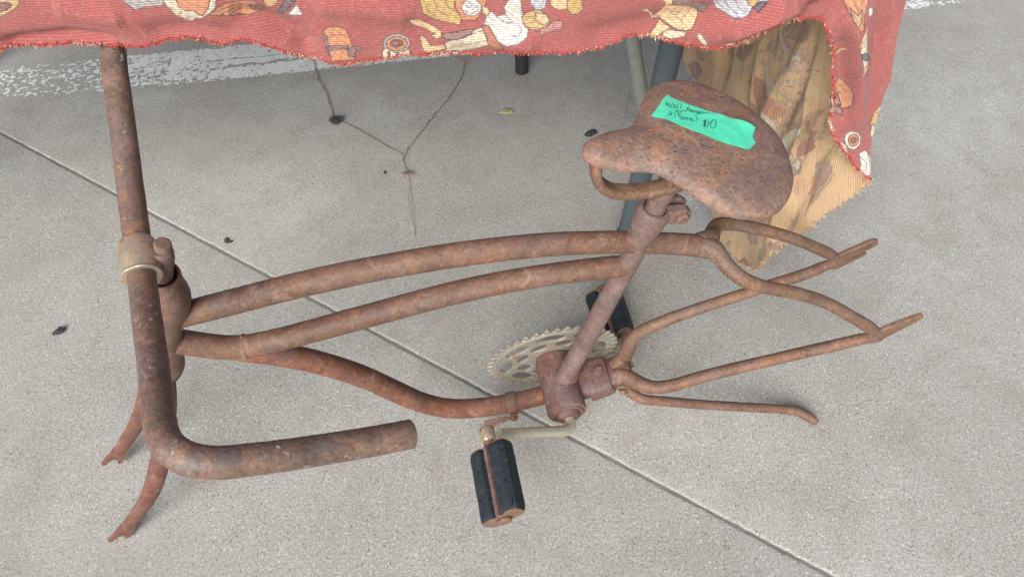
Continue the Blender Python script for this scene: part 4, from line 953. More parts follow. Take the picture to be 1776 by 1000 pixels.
def B(P):
    """bicycle millimetres (x to the rear, y to its right, z up, origin in the bottom bracket) to metres in the bicycle's own space"""
    P = np.atleast_2d(np.array(P, float))
    q = P.copy()
    q[:, :3] = (P[:, :3] / 1000) @ ML.T + np.array([0, 0, HB])
    if q.shape[1] > 3:
        q[:, 3:] = P[:, 3:] / 1000
    return q


def D(v):
    return ML @ np.array(v, float)


def tube(name, pts, mat, parent=bike, **kw):
    ref = kw.pop('ref', None)
    V, F = sweep(B(pts), ref=None if ref is None else D(ref), **kw)
    o = mesh_obj(name, V, F, mat, parent)
    flat_shade_big_caps(o)
    return o


def turned(name, prof, origin, axis, mat, parent=bike, seg=36, **kw):
    V, F = lathe([(a / 1000, b / 1000) for a, b in prof], B(origin)[0, :3], D(axis), seg, ref=D((.01, 1, .02)), **kw)
    o = mesh_obj(name, V, F, mat, parent)
    flat_shade_big_caps(o)
    return o


def plate(name, poly, y0, y1, mat, parent=bike, fn=None, bev=.8):
    f = fn or (lambda a, b, d: B((a, d, b))[0, :3])
    V, F = prism(poly, y0, y1, f, bev)
    return mesh_obj(name, V, F, mat, parent, smooth=False)


def hexa(name, origin, axis, r, h, mat, parent=bike):
    o = turned(name, [(0, r * .96), (.3, r), (h - .8, r), (h, r * .86)], origin, axis, mat, parent, seg=6)
    for p in o.data.polygons:
        p.use_smooth = False
    return o


# steering space: s up the head tube axis, f forward, l to the right
SO = np.array((-409.16, 0, 198.78)); SA = np.array((.3186, 0, .9479)); SF = np.array((-.9361, -.1572, .3147)); SL = np.array((-.1490, .9876, .0501))


def S(s, f, l):
    return tuple(SO + SA * s + SF * f + SL * l)


# ------------------------------------------------------------------ frame
turned('head_tube', [(-24, 13), (-22, 16), (-16, 16.6), (-12, 19), (-5, 20.2), (3, 20), (9, 18.4), (20, 17.6), (45, 17.4), (62, 18.4), (76, 20), (86, 22), (95, 24.2), (103, 25), (112, 24.2), (120, 21.6), (127, 19), (134, 17.2), (139, 16.6), (141, 15.6), (140.5, 13.8), (134, 12.8), (128, 12.6)], SO, SA, M_HEAD)
tt_ = [(-388, 0, 267, 11.6), (-359.7, 0, 270.9, 11.85), (-312.1, 0, 278.5, 11.85), (-263.6, 0, 286.3, 11.8), (-216.1, 0, 291.4, 11.8), (-189.8, 0, 293.4, 11.6), (-126.3, 0, 295.5, 11.6), (-78.1, 0, 293.9, 11.5), (-28.8, 0, 289.6, 11.3), (28.1, 0, 279.4, 11.1), (66.7, 0, 269.6, 11.0), (104.6, 0, 258.2, 11.1), (128, 0, 250, 11.6), (140, 0, 245, 12.5)]
tube('top_tube', tt_, M_FRAME)
tube('lower_top_tube', [(-392, 0, 233.3, 12.2), (-380.6, 0, 226.2, 12.3), (-362.0, 0, 213.9, 12.3), (-345, 0, 205, 12.2), (-326, 0, 201.5, 12), (-298.8, 0, 204, 11.7), (-281.4, 0, 206.6, 11.6), (-228.8, 0, 216.4, 11.8), (-170.8, 0, 227.3, 11.6), (-130.4, 0, 234.5, 11.6), (-78.8, 0, 240.0, 11.4), (-26.7, 0, 241.1, 11.2), (32.5, 0, 237.7, 11.2), (56.8, 0, 235.3, 11)], M_FRAME)
tube('down_tube', [(-352, 0, 207, 10.5), (-333.4, 0, 197.2, 12), (-309.6, 0, 182.4, 12.1), (-283.8, 0, 163.4, 12.2), (-259.8, 0, 140.8, 12.2), (-228.8, 0, 104.6, 12.3), (-196.3, 0, 55.8, 12.4), (-169.5, 0, 18.3, 12.2), (-139.5, 0, -7.4, 12.1), (-107.6, 0, -18.8, 12), (-74.6, 0, -22.2, 12.1), (-57.6, 0, -21.6, 12), (-28, 0, -17.6, 11.8), (-6, 0, -13.4, 11.8)], M_LOWER)
tube('seat_tube', [(2, 0, 15, 11.8), (7.5, 0, 34, 11.7), (17.7, 0, 77.3, 11.4), (47.4, 0, 204, 11.0), (64.6, 0, 281, 11.2), (67, 0, 292, 11.4)], M_POST)
turned('bottom_bracket', [(-38.5, 17), (-38.5, 21.5), (-37.6, 23.4), (-35, 24.2), (-20, 24.4), (0, 24.2), (20, 24.4), (35, 24.2), (37.6, 23.4), (38.5, 21.5), (38.5, 15)], (0, 0, 0), (0, 1, 0), M_BB, seg=44)
bb = bpy.data.objects['bottom_bracket']
turned('bearing_cup', [(-36, 20), (-39.8, 20), (-40.6, 19.2), (-40.6, 17.4), (-39.2, 17), (-38.8, 14.5), (-43.5, 13.4), (-46, 11.5), (-46.5, 8)], (0, 0, 0), (0, 1, 0), M_BB, bb)
tube('stay_bridge', [(18, 0, -2, 21, 12), (32, 0, 1, 22, 12), (50, 0, 5, 21, 11.5), (64, 0, 10, 19.5, 10.5), (76, 0, 14, 19, 9.4), (84, 0, 16, 19, 8.2)], M_BB, ref=(0, 1, 0), seg=32, square=1.0, cap_round=.25)
CS = [(66, 5, 13.5, 9.5), (76, 9, 16, 10), (83, 14.5, 16.4, 10), (89, 22, 18.6, 9.6), (95, 29.5, 22.2, 9.0), (101, 35, 25.4, 8.6), (111, 39.8, 29.2, 8.0), (126.3, 42.5, 34.4, 7.7), (155.3, 44, 44.9, 7.5), (190.6, 45.5, 54.7, 7.3), (234.9, 47.5, 64.2, 7.2), (278.4, 49.5, 74, 7.1), (322, 51.5, 83.2, 7), (346, 53.8, 90.6, 6.4), (357, 54.5, 92.6, 4.2)]
SS_ = [(126, 2, 250.5, 10.5), (136, 4, 250, 10.8), (142.8, 8, 248, 10), (147, 13, 243.6, 9), (151, 19, 239.4, 8.4), (156.5, 27, 236, 8.1), (164, 35, 232.4, 7.7), (182.9, 41, 222.8, 7.1), (208.8, 42.5, 210, 7), (234.5, 43, 196.4, 6.9), (270.2, 45, 173.6, 6.8), (309.7, 49.5, 142.2, 6.9), (345, 54, 112, 6.9), (356, 54.6, 102, 5.0)]
for sg in (-1, 1):
    tube('chain_stay', [(x, y * sg, z, r) for x, y, z, r in CS], M_STAY if sg > 0 else M_FRAME)
    tube('seat_stay', [(x, y * sg, z, r) for x, y, z, r in SS_], M_STAY)
# slotted rear fork ends: two tines joined at the front, open to the rear
SLOT = [(344, 92), (350, 104), (360, 112), (374, 119), (388, 127), (394, 129.5), (400, 127.5), (402.5, 122), (400, 117), (392, 111.5), (378, 103.5), (369.5, 98.6), (371.5, 94.6), (381, 99), (392, 105.5), (394.5, 104), (394.6, 101.2), (384, 93.5), (372, 85), (362, 79), (354, 81), (347, 86)]
for sg in (-1, 1):
    c = 54.8 * sg
    if sg < 0:
        poly = [(340, 90), (350, 104), (360, 111), (374, 118), (388, 124.5), (396, 127.6), (400.5, 127), (402.5, 123.5), (400.5, 119), (393, 111), (382, 100.5), (370, 89), (366, 81), (361, 79), (354, 81), (345, 85)]
    else:
        poly = SLOT
    plate('fork_end', poly, c - 2.6, c + 2.6, M_STAY)

def bead(parent, origin, axis, r, w=1.8):
    turned('weld_bead', [(-w, r), (-w * .7, r + .9), (0, r + 1.25), (w * .7, r + .9), (w, r)], origin, axis, M_STAY, parent, seg=40, rough=.0006)


O_ = bpy.data.objects
bead(O_['lower_top_tube'], (-330, 0, 201.2), (.93, 0, .10), 11.9, 2.6)
bead(O_['seat_tube'], (8.2, 0, 27.5), (.23, 0, .97), 12, 2.0)
bead(O_['top_tube'], (-377, 0, 269.2), (.99, 0, .1), 11.6, 1.6)

# seat clamp lug, post
AX = np.array((.2165, 0, .9763))
P0 = np.array((72.9, 0, 327.5))
lug = turned('seat_clamp', [(-72, 11.4), (-62, 11.9), (-50, 12.8), (-40, 14.2), (-30, 15.4), (-20, 15.9), (-10, 15.8), (-7.6, 15.2), (-7, 13.6), (-7.6, 11.2), (-16, 10.6)], P0, AX, M_POST)
for sg in (-1, 1):
    ear = [(80, 307), (90, 303), (99, 304), (103, 309), (103, 317), (98, 322), (88, 323), (80, 324)]
    plate('clamp_ear', ear, sg * 3.6, sg * 9.4, M_POST, lug)
turned('clamp_bolt', [(-16, 3.0), (16, 3.0)], (95, 0, 313), (0, 1, 0), M_FRAME, lug, seg=16)
hexa('bolt_head', (95, -9.4, 313), (0, -1, 0), 6.4, 5, M_HEAD, lug)
hexa('bolt_nut', (95, 9.4, 313), (0, 1, 0), 6.2, 5, M_FRAME, lug)
tube('seat_post', [tuple(P0 - AX * 22) + (9.9,), tuple(P0 + AX * 10) + (9.9,), tuple(P0 + AX * 44) + (9.9,)], M_POST)

# ------------------------------------------------------------------ saddle
sv = SADDLE
sc = np.array(sv[:3]) * 1000 + np.array([0, 0, 4.5])
y_, p_, r_ = (math.radians(k) for k in sv[3:6])
su = np.array([math.cos(y_) * math.cos(p_), math.sin(y_) * math.cos(p_), math.sin(p_)])
sl = np.cross([0, 0, 1.], su); sl /= np.linalg.norm(sl); sw = np.cross(su, sl)
sl, sw = sl * math.cos(r_) + sw * math.sin(r_), sw * math.cos(r_) - sl * math.sin(r_)
LS = sv[6] * 1000


def sad(u, l, w):
    return tuple(sc + su * u + sl * l + sw * w)


def saddle_outline(dense=8):
    us = np.array([0, .008, .03, .06, .085, .10, .115, .135, .155, .175, .19, .2]) / .2 * LS
    h = np.concatenate([[0], np.array(sv[7:]) * 1000, [0]])
    u = us - .115 / .2 * LS
    u = np.where(u < 0, u * .925, u)
    h[1] = 12.5; h[2] = 21.0; h[3] = 27.0; h[4] = 56
    P = [(u[i], h[i]) for i in range(len(u))] + [(u[i], -h[i]) for i in range(len(u) - 2, 0, -1)]
    P = np.array(P); n = len(P); out = []
    for i in range(n):
        a, b, c, e = P[i - 1], P[i], P[(i + 1) % n], P[(i + 2) % n]
        for k in range(dense):
            q = k / dense
            out.append(.5 * (2 * b + (c - a) * q + (2 * a - 5 * b + 4 * c - e) * q * q + (3 * b - a - 3 * c + e) * q ** 3))
    return np.array(out)


def make_saddle():
    O_ = saddle_outline()
    n = len(O_)
    u0, u1 = O_[:, 0].min() + 14, O_[:, 0].max() - 62
    spine = np.stack([np.clip(O_[:, 0], u0, u1), np.zeros(n)], 1)
    rings = []
    prof = [(.02, 9.0), (.12, 9.0), (.24, 8.7), (.36, 8.2), (.48, 7.4), (.60, 6.3), (.70, 5.0), (.79, 3.9), (.87, 2.2), (.93, .4), (.97, -1.4), (.992, -3.4), (1.0, -6.0), (.998, -8.4), (.990, -10), (.975, -10.6), (.968, -9.8), (.972, -7.5), (.962, -4), (.93, -1.6), (.80, 1.6), (.55, 4.2), (.2, 6.0)]
    V = []
    for t_, w in prof:
        for i in range(n):
            q = spine[i] + (O_[i] - spine[i]) * t_
            # nose dips a little, rear lip rises, gentle saddle sway
            sway = 1.6 * math.sin((q[0] + 100) * .03) + .9 * noise.noise(Vector((q[0] * .03, q[1] * .03, 2)))
            k = 1.0 if q[0] > -20 else .62 + .38 * max(0, (q[0] + 115) / 95)
            skirt = w if w > -2 else -2 + (w + 2) * (.92 if q[0] > 0 else .92 - .32 * min(1, -q[0] / 40))
            dent = .35 * noise.noise(Vector((q[0] * .12, q[1] * .12, w * .1)))
            V.append(B(sad(q[0], q[1], skirt * k + sway * .6 + dent))[0, :3])
    F = []
    m = len(prof)
    for r in range(m - 1):
        for i in range(n):
            i2 = (i + 1) % n
            F.append((r * n + i, (r + 1) * n + i, (r + 1) * n + i2, r * n + i2))
    # close top and underside along the spine
    F.append(tuple(range(n)))
    F.append(tuple(reversed(range((m - 1) * n, m * n))))
    return V, F


Vs, Fs = make_saddle()
saddle = mesh_obj('saddle', Vs, Fs, M_SADDLE, bike)
bmx = bmesh.new(); bmx.from_mesh(saddle.data)
bmesh.ops.triangulate(bmx, faces=[f for f in bmx.faces if len(f.verts) > 4])
bmesh.ops.recalc_face_normals(bmx, faces=bmx.faces)
bmx.to_mesh(saddle.data); bmx.free()
bvh = BVHTree.FromPolygons([Vector(v) for v in Vs], [tuple(p.vertices) for p in saddle.data.polygons])


def on_saddle(u, l, lift=.0004):
    o = Vector(B(sad(u, l, 60))[0, :3]); d = Vector(D(-sw))
    h = bvh.ray_cast(o, d)
    p = h[0] if h[0] is not None else Vector(B(sad(u, l, 6))[0, :3])
    return np.array(p) - np.array(d) * lift


for (u, l) in SADDLE_RIVETS:
    p0 = on_saddle(u, l, 0); dn = D(sw)
    V, F = lathe([(-.0008, .0032), (.0005, .0031), (.0010, .0024), (.0011, .0014), (-.0008, .0012)], p0, dn, 18)
    mesh_obj('rivet', V, F, M_STAY, saddle)
# flat steel loop carrying the saddle from nose to post
loop = [(6, 392), (6.5, 380), (11, 370), (20, 360.5), (32, 355), (48, 352.8), (64, 353), (80, 355), (98, 358)]
tube('saddle_bracket', [(x, -9 + (6 if i in (0, 8) else 0), z + 4, 8.0, 4.6) for i, (x, z) in enumerate(loop)], M_STAY, saddle, ref=(0, 1, 0), seg=24, square=1.2)
hexa('bracket_rivet', (80, -12, 357.5), (0, -.3, .95), 5.4, 3.2, M_STAY, saddle)
tube('saddle_bracket', [(84, 0, 356, 10, 3), (110, 2, 362, 14, 3), (140, 4, 366, 20, 3), (165, 6, 362, 22, 3)], M_STAY, saddle, ref=(0, 1, 0), seg=24, square=1.2)
turned('bracket_clamp', [(-14, 9), (-13, 10.5), (13, 10.5), (14, 9)], (82, 0, 362), (0, 1, 0), M_STAY, saddle, seg=24)

# ------------------------------------------------------------------ fork
fork = tube('fork', [S(-14, 0, -13) + (9, 10), S(-20, 0, -6) + (11, 11.5), S(-22, 0, 0) + (11.5, 12), S(-20, 0, 6) + (11, 11.5), S(-14, 0, 13) + (9, 10)], M_FORK, ref=tuple(SF), seg=28)
bpath = [(s_, f_, l_, ra * (1.14 if s_ < -60 else 1), rb) for s_, f_, l_, ra, rb in [(-14, 0, 13, 10, 9), (-24, 0, 23, 10, 8.6), (-38, 1, 33, 9.8, 8), (-54, 2.5, 40.5, 9.4, 7.4), (-78, 5, 46.5, 9.2, 7), (-115.7, 9.6, 50, 9.1, 6.6), (-162.7, 15.4, 50, 9.0, 6.2), (-190, 20, 50, 8.9, 5.8), (-215.6, 26.4, 50, 8.7, 5.2), (-245, 36, 50, 8.3, 4.2), (-276.3, 47.0, 50, 7.8, 3.2), (-284, 50, 50, 7.6, 2.6), (-290, 51.8, 50, 7.0, 2.2)]]
for sg in (-1, 1):
    bl = tube('fork_blade', [S(s, f, l * sg) + (ra, rb) for s, f, l, ra, rb in bpath], M_FORK, fork, ref=tuple(SF), seg=24)
    # forked tip with an open axle slot
    loc = [(-8, -8.5), (-8, 8.5), (8, 9.6), (20, 11), (30, 12.4), (33, 10.4), (31, 7.2), (23, 5.8), (18, 4), (16, 0), (18, -3.8), (23, -5), (28, -6), (29.5, -9), (26, -11), (12, -10.4)]
    tip = [(-280 - .95 * a + .31 * b_, 48.5 + .31 * a + .95 * b_) for a, b_ in loc]
    plate('fork_blade_tip', tip, 50 * sg - 2.3, 50 * sg + 2.3, M_FORK, fork, fn=lambda a, b, d: B(S(a, b, d))[0, :3], bev=.5)

# ------------------------------------------------------------------ stem and handlebar
stem = turned('stem', [(118, 10.4), (150, 10.4), (153, 10.8), (157, 11.4), (163, 11.6), (170, 10.8), (173, 9.6), (174, 8.4)], SO, SA, M_HEAD, seg=30)
tube('stem_neck', [S(157, -2, 0) + (11, 13), S(159, 6, 0) + (11.5, 15), S(161, 12, 0) + (12.5, 16)], M_HEAD, stem, ref=tuple(SA), seg=24)
turned('stem_bolt', [(172, 7.2), (178.5, 7.2), (180, 6.6), (180.4, 5)], np.array(S(0, -2.5, 0)), SA, M_HEAD, stem, seg=24)
BARP = [(161.4, 14.8, 0), (163.5, 15, 20), (172, 15.5, 60), (181.6, 15.7, 107), (196, 16.5, 150), (203, 17, 172), (208.5, 16, 186), (212.5, 12, 197), (214, 3, 206), (214, -11, 211.5), (212.5, -35, 213.5), (208, -75, 213.5), (203.6, -112, 212.5), (200, -147.5, 211)]
dfar = [0, 0, 0, 0, 4, 9, 15, 19, 22, 24, 24, 24, 24, 24]
near = [S(s, f, -l) for s, f, l in BARP]
far = [S(s + .45 * e, f, l + e) for (s, f, l), e in zip(BARP, dfar)]
rb_ = 10.8
bar = tube('handlebar', [p + (rb_,) for p in reversed(far)] + [p + (rb_,) for p in near[1:]], M_BAR, seg=36, step=.004, rough=.00018, hollow=.0016)
ca_ = np.array(near[1]) - np.array(far[1]); ca_ /= np.linalg.norm(ca_)
turned('handlebar_collar', [(-18, 11.3), (-18, 13.0), (-16.8, 13.8), (-14, 14.6), (-8, 15.6), (0, 16.2), (7, 16.0), (12, 15.4), (15.6, 14.9), (16.6, 15.5), (18.0, 15.6), (18.8, 14.8), (18.8, 11.3)], np.array(S(161.4, 14.8, 0)), ca_, M_COLLAR, stem, seg=40, rough=.0005)

# ------------------------------------------------------------------ chainring, cranks, pedals
CA = R(27.42); CL = 116.9
cx, cz = -CL * math.cos(CA), CL * math.sin(CA)


RING_Y, RING_TILT = 43.5, math.tan(R(8))               # the ring is bent a little


def make_chainring():
    cu = bpy.data.curves.new('chainring', 'CURVE')
    cu.dimensions = '2D'; cu.fill_mode = 'BOTH'; cu.extrude = .0011; cu.bevel_depth = .0005; cu.bevel_resolution = 1

    def spl(pts):
        s = cu.splines.new('POLY')
        s.points.add(len(pts) - 1)
        for q, (a, b) in zip(s.points, pts):
            q.co = (a / 1000, b / 1000, 0, 1)
        s.use_cyclic_u = True
    nt = 40
    out = []
    for k in range(nt):
        for da, r in ((-.5, 77.6), (-.30, 78.2), (-.17, 82.6), (-.07, 84.4), (.07, 84.4), (.17, 82.6), (.30, 78.2)):
            a = 2 * math.pi * (k + da) / nt
            out.append((r * math.cos(a), r * math.sin(a)))
    spl(out)

    def hole(ang, rc, dr, dt, skew=0):
        pts = []
        for k in range(22):
            q = 2 * math.pi * k / 22
            r = rc + dr * math.sin(q) * (1 - .12 * math.cos(q))
            a = ang + (dt * math.cos(q)) / rc + skew * math.sin(q)
            pts.append((r * math.cos(a), r * math.sin(a)))
        spl(pts)
    for k in range(8):
        a = 2 * math.pi * k / 8 + .12
        hole(a, 60.5, 9.6, 19.0, .07)
        hole(a + math.pi / 8, 41, 8.6, 12.2, 0)
    spl([(7.5 * math.cos(2 * math.pi * k / 20), 7.5 * math.sin(2 * math.pi * k / 20)) for k in range(20)])
    ob = bpy.data.objects.new('tmp', cu)
    scene.collection.objects.link(ob)
    dg = bpy.context.evaluated_depsgraph_get()
    me = bpy.data.meshes.new_from_object(ob.evaluated_get(dg))
    bpy.data.objects.remove(ob)
    co = np.array([v.co[:] for v in me.vertices])
    V = [B((c[0] * 1000, RING_Y - RING_TILT * c[1] * 1000 + c[2] * 1000, c[1] * 1000))[0, :3] for c in co]
    F = [tuple(p.vertices) for p in me.polygons]
    return V, F


ringo = mesh_obj('chainring', *make_chainring(), M_RING, bike, smooth=False)
# raised rim round the open pattern
V = []; F = []
for i in range(121):
    a = 2 * math.pi * i / 120
    for r, y in ((71.5, -1.6), (72.6, -2.4), (74.4, -2.4), (75.6, -1.6)):
        V.append(B((r * math.cos(a), RING_Y - RING_TILT * r * math.sin(a) + y, r * math.sin(a)))[0, :3])
    if i:
        for k in range(3):
            F.append(((i - 1) * 4 + k, i * 4 + k, i * 4 + k + 1, (i - 1) * 4 + k + 1))
mesh_obj('ring_rim', V, F, M_RING, ringo)

ux, uz = cx / CL, cz / CL
crank = tube('crank', [(0, -30, 0, 7), (0, -44, 0, 7), (0, -51, 0, 7), (ux * 2, -56.5, uz * 2, 7), (ux * 7, -60.5, uz * 7, 6.9), (ux * 15, -62.4, uz * 15, 6.7), (ux * 40, -64.5, uz * 40, 6.4), (ux * 80, -68, uz * 80, 6.4), (ux * 102, -70, uz * 102, 6.8)], M_NICKEL, seg=28, step=.003, rough=.0001)
turned('crank_eye', [(-9.4, 4), (-9, 6.8), (-7, 8.2), (-3, 8.8), (3, 8.8), (7, 8.2), (9, 6.8), (9.4, 4)], (cx, -71, cz), (0, 1, 0), M_COLLAR, crank, seg=28)
fcr = tube('crank', [(0, 30, 0, 7), (0, 50, 0, 7), (-ux * 3, 57, -uz * 3, 7), (-ux * 8, 61, -uz * 8, 6.9), (-ux * 18, 62.6, -uz * 18, 6.7), (-ux * 40, 64.5, -uz * 40, 6.6), (-ux * 80, 68, -uz * 80, 6.6), (-ux * 102, 70, -uz * 102, 7)], M_NICKEL, seg=28, step=.003, rough=.0001)
turned('crank_eye', [(-9.4, 4), (-9, 7.4), (-7, 9.2), (-3, 10), (3, 10), (7, 9.2), (9, 7.4), (9.4, 4)], (-cx, 71, -cz), (0, 1, 0), M_NICKEL, fcr, seg=28)


def pedal(px, pz, sg, tilt, y0, y1):
    """rubber block pedal: y0 is the crank side, y1 the outer end (along sg)"""
    ct, st_ = math.cos(tilt), math.sin(tilt)

    def pf(a, b, d):
        return B((px + a * ct - b * st_, sg * d, pz + a * st_ + b * ct))[0, :3]
    axo = turned('pedal', [(y0 - 8, 5.5), (y0 - 4, 6.4), (y0 + 1, 6.4), (y0 + 3, 5), (y1 - 3, 5), (y1 + 1, 5.5)], (px, 0, pz), (0, sg, 0), M_STAY, bike, seg=20)
    core = [(-3.6, 7), (-2, 10.5), (2, 10.5), (3.6, 7), (3.6, -7), (2, -10.5), (-2, -10.5), (-3.6, -7)]
    V, F = prism([(a * 1.05, b) for a, b in core], y0 + 4, y1 - 3, pf, .5)
    mesh_obj('pedal_core', V, F, M_BB, axo, smooth=False)
    for s in (-1, 1):
        corners = [(4.2, -9), (6.5, -12.6), (20, -12.6), (25.4, -7.5), (25.4, 7.5), (20, 12.6), (6.5, 12.6), (4.2, 9), (4.2, 3.2), (7.6, 2.6), (7.6, -2.6), (4.2, -3.2)]
        ny = 30
        cur = []
        for q0, q1 in zip(corners, corners[1:] + corners[:1]):
            for f_ in (0, .06, .35, .65, .94):
                cur.append((q0[0] + (q1[0] - q0[0]) * f_, q0[1] + (q1[1] - q0[1]) * f_))
        cur = np.array(cur); n = len(cur)
        V = []; F = []
        for i in range(ny + 1):
            d = y0 + 5 + (y1 - y0 - 9) * i / ny
            sh = 1 - .10 * max(0, 1 - min(i, ny - i) / 1.5)
            for k in range(n):
                a, b = cur[k]
                a = 15 + (a - 15) * sh; b = b * sh
                g = .30 * noise.noise(Vector((a * .2 + s * 9, b * .2, d * .09))) + .2 * noise.noise(Vector((a * .5, b * .5 + s, d * .4)))
                # long split along the outer top of the block
                crk = 0
                if b > 11:
                    cc_ = 12.5 + 1.6 * noise.noise(Vector((d * .12, s * 5, 1)))
                    if .12 < i / ny < .8 and abs(a - cc_) < 1.2:
                        crk = 1.7
                V.append(pf((a + g) * s, b + g - crk, d))
        for i in range(ny):
            for k in range(n):
                k2 = (k + 1) % n
                q = (i * n + k, i * n + k2, (i + 1) * n + k2, (i + 1) * n + k)
                F.append(q if s * sg > 0 else tuple(reversed(q)))
        F.append(tuple(range(n))); F.append(tuple(ny * n + k for k in range(n)))
        o = mesh_obj('pedal_block', V, F, M_RUBBER, axo)
        o.data.polygons.foreach_set('use_smooth', [True] * len(o.data.polygons))
        flat_shade_big_caps(o)
    fig8 = [(-25, 3), (-23.5, 8.5), (-18, 11.5), (-10, 10.6), (-5, 8), (0, 9.6), (5, 8.4), (10, 11), (18, 11.8), (24, 8), (25.4, 2), (24.4, -6), (18, -11), (11, -10), (5, -8), (0, -10), (-6, -8), (-12, -11.6), (-19, -10.4), (-24, -5)]
    for d0, d1, k in ((y0 + 2.6, y0 + 4.6, .93), (y1 - 4, y1 - 1.6, 1.0)):
        V, F = prism([(a * k, b * k + .6 * noise.noise(Vector((a * .3, b * .3, d0)))) for a, b in fig8], d0, d1, pf, .5)
        mesh_obj('pedal_plate', V, F, M_STAY, axo, smooth=False)
    V, F = prism([(9 * math.cos(k * .5236), 7.6 * math.sin(k * .5236)) for k in range(12)], y1 - 2, y1 + 2.6, pf, 1.4)
    mesh_obj('pedal_cap', V, F, M_STAY, axo)
    return axo


pedal(cx, cz, -1, R(42), 84, 170)
pedal(-cx, -cz, 1, R(38), 84, 168)

# ------------------------------------------------------------------ kickstand and small clamps
sleeve = tube('kickstand_clamp', [(33.5, 0, 1.4, 25.4, 15.0), (34.5, 0, 1.6, 26, 15.6), (48, 0, 4.6, 25.2, 15.2), (61, 0, 9, 23.8, 14.3), (62, 0, 9.4, 23.2, 13.8)], M_BB, ref=(0, 1, 0), seg=32, square=1.4)
hexa('clamp_bolt', (47.5, 1, 19), (-.25, 0, .97), 6.2, 4.4, M_BB, sleeve)
hexa('clamp_nut', (74, -22, 4), (.1, -.8, -.5), 5.6, 6.5, M_STAY, sleeve)
hexa('rear_bolt', (88, 7, 9), (.9, .2, .3), 5.4, 7, M_STAY, sleeve)
tube('kickstand', [(70, -13, 2, 6), (78, -18.5, 0, 6.6), (86, -25.5, -3.6, 6.7), (94.2, -32.5, -6.1, 6.6), (107, -36, -10, 6.4), (123.5, -38.3, -14.1, 6.3), (160, -44, -24, 6.2), (200.5, -49.2, -35.1, 6.1), (250, -55, -48.8, 6.1), (290, -59.6, -60, 6.1), (306, -63, -64.6, 6.3), (317, -69, -67.6, 6.4), (326, -77.5, -70.2, 5.4), (330.5, -82, -71.2, 3.6)], M_FRAME, seg=24)
band = turned('cable_clamp', [(-6, 12.2), (-6, 13.4), (-5.4, 13.8), (5.4, 13.8), (6, 13.4), (6, 12.2)], (-62, 0, -21.8), (1, 0, .06), M_STAY, seg=36)
plate('clamp_tab', [(-67.5, -24), (-56.5, -24), (-57, -36), (-58.5, -41), (-63, -42), (-66.5, -38)], -16.8, -13.6, M_STAY, band)
hexa('clamp_bolt', (-62, -16.8, -28), (0, -1, -.15), 4.8, 3.6, M_STAY, band)
plate('clamp_hanger', [(-100, -33), (-84, -31), (-70, -31), (-66, -36), (-72, -42), (-82, -43), (-88, -50), (-94, -62), (-100, -62), (-99, -48)], -15, -12.6, M_STAY, band)

# ------------------------------------------------------------------ price tape on the saddle
from mathutils.geometry import tessellate_polygon
tapeP = np.array(TAPE)


def inside(p, A):
    r = False
    n = len(A)
    for i in range(n):
        a, b = A[i], A[(i + 1) % n]
        if (a[1] > p[1]) != (b[1] > p[1]) and p[0] < (b[0] - a[0]) * (p[1] - a[1]) / (b[1] - a[1]) + a[0]:
            r = not r
    return r


# densify outline, then a constrained grid inside it
dense_o = []
for i in range(len(tapeP)):
    a, b = tapeP[i], tapeP[(i + 1) % len(tapeP)]
    n_ = max(1, int(np.linalg.norm(b - a) / 2.2))
    for k in range(n_):
        dense_o.append(a + (b - a) * k / n_)
dense_o = np.array(dense_o)
pts = [Vector(p) for p in dense_o]
edges = [(i, (i + 1) % len(pts)) for i in range(len(pts))]
for u in np.arange(-36, 58, 2.2):
    for l in np.arange(-24, 58, 2.2):
        if inside((u, l), tapeP) and np.linalg.norm(dense_o - np.array([u, l]), axis=1).min() > 1.2:
            pts.append(Vector((u, l)))
from mathutils.geometry import delaunay_2d_cdt
vo, eo, fo_, *_ = delaunay_2d_cdt(pts, edges, [tuple(range(len(dense_o)))], 1, 1e-5)
tape = empty('masking_tape', (0, 0, 0))
BM = Matrix.Translation((.0591, .5017, 0)) @ Matrix.Rotation(R(10.8627), 4, 'Z')


def tworld(u, l, lift):
    return np.array(BM @ Vector(on_saddle(u, l, lift)))


tcen = tworld(8, 16, 0)
tape.location = tuple(tcen)


def wrinkle(u, l):
    return .0005 + .00035 * noise.noise(Vector((u * .11, l * .11, 3))) + .0005 * max(0, noise.noise(Vector((u * .05, l * .16, 8))))


def lift_at(u, l):
    k = max(0, (u - 40) / 14) * max(0, (l + 2) / 8)           # one corner stands off the steel
    return wrinkle(u, l) + .0022 * min(1, k)


Vt = [tworld(v[0], v[1], lift_at(v[0], v[1])) - tcen for v in vo]
n0 = len(Vt)
nrm = np.array(BM.to_3x3() @ Vector(D(sw)))
Vt2 = [v - nrm * .00022 for v in Vt]
Ft = [tuple(f) if Vector((vo[f[1]] - vo[f[0]])).cross(Vector((vo[f[2]] - vo[f[0]]))) > 0 else tuple(reversed(f)) for f in fo_]
rim = [(i, (i + 1) % len(dense_o), n0 + (i + 1) % len(dense_o), n0 + i) for i in range(len(dense_o))]
mesh_obj('tape_strip', Vt + Vt2, Ft + [tuple(n0 + k for k in reversed(f)) for f in Ft] + rim, M_TAPE, tape)
tag(tape, 'strip of bright green masking tape with handwritten price stuck on the rusty saddle', 'tape')
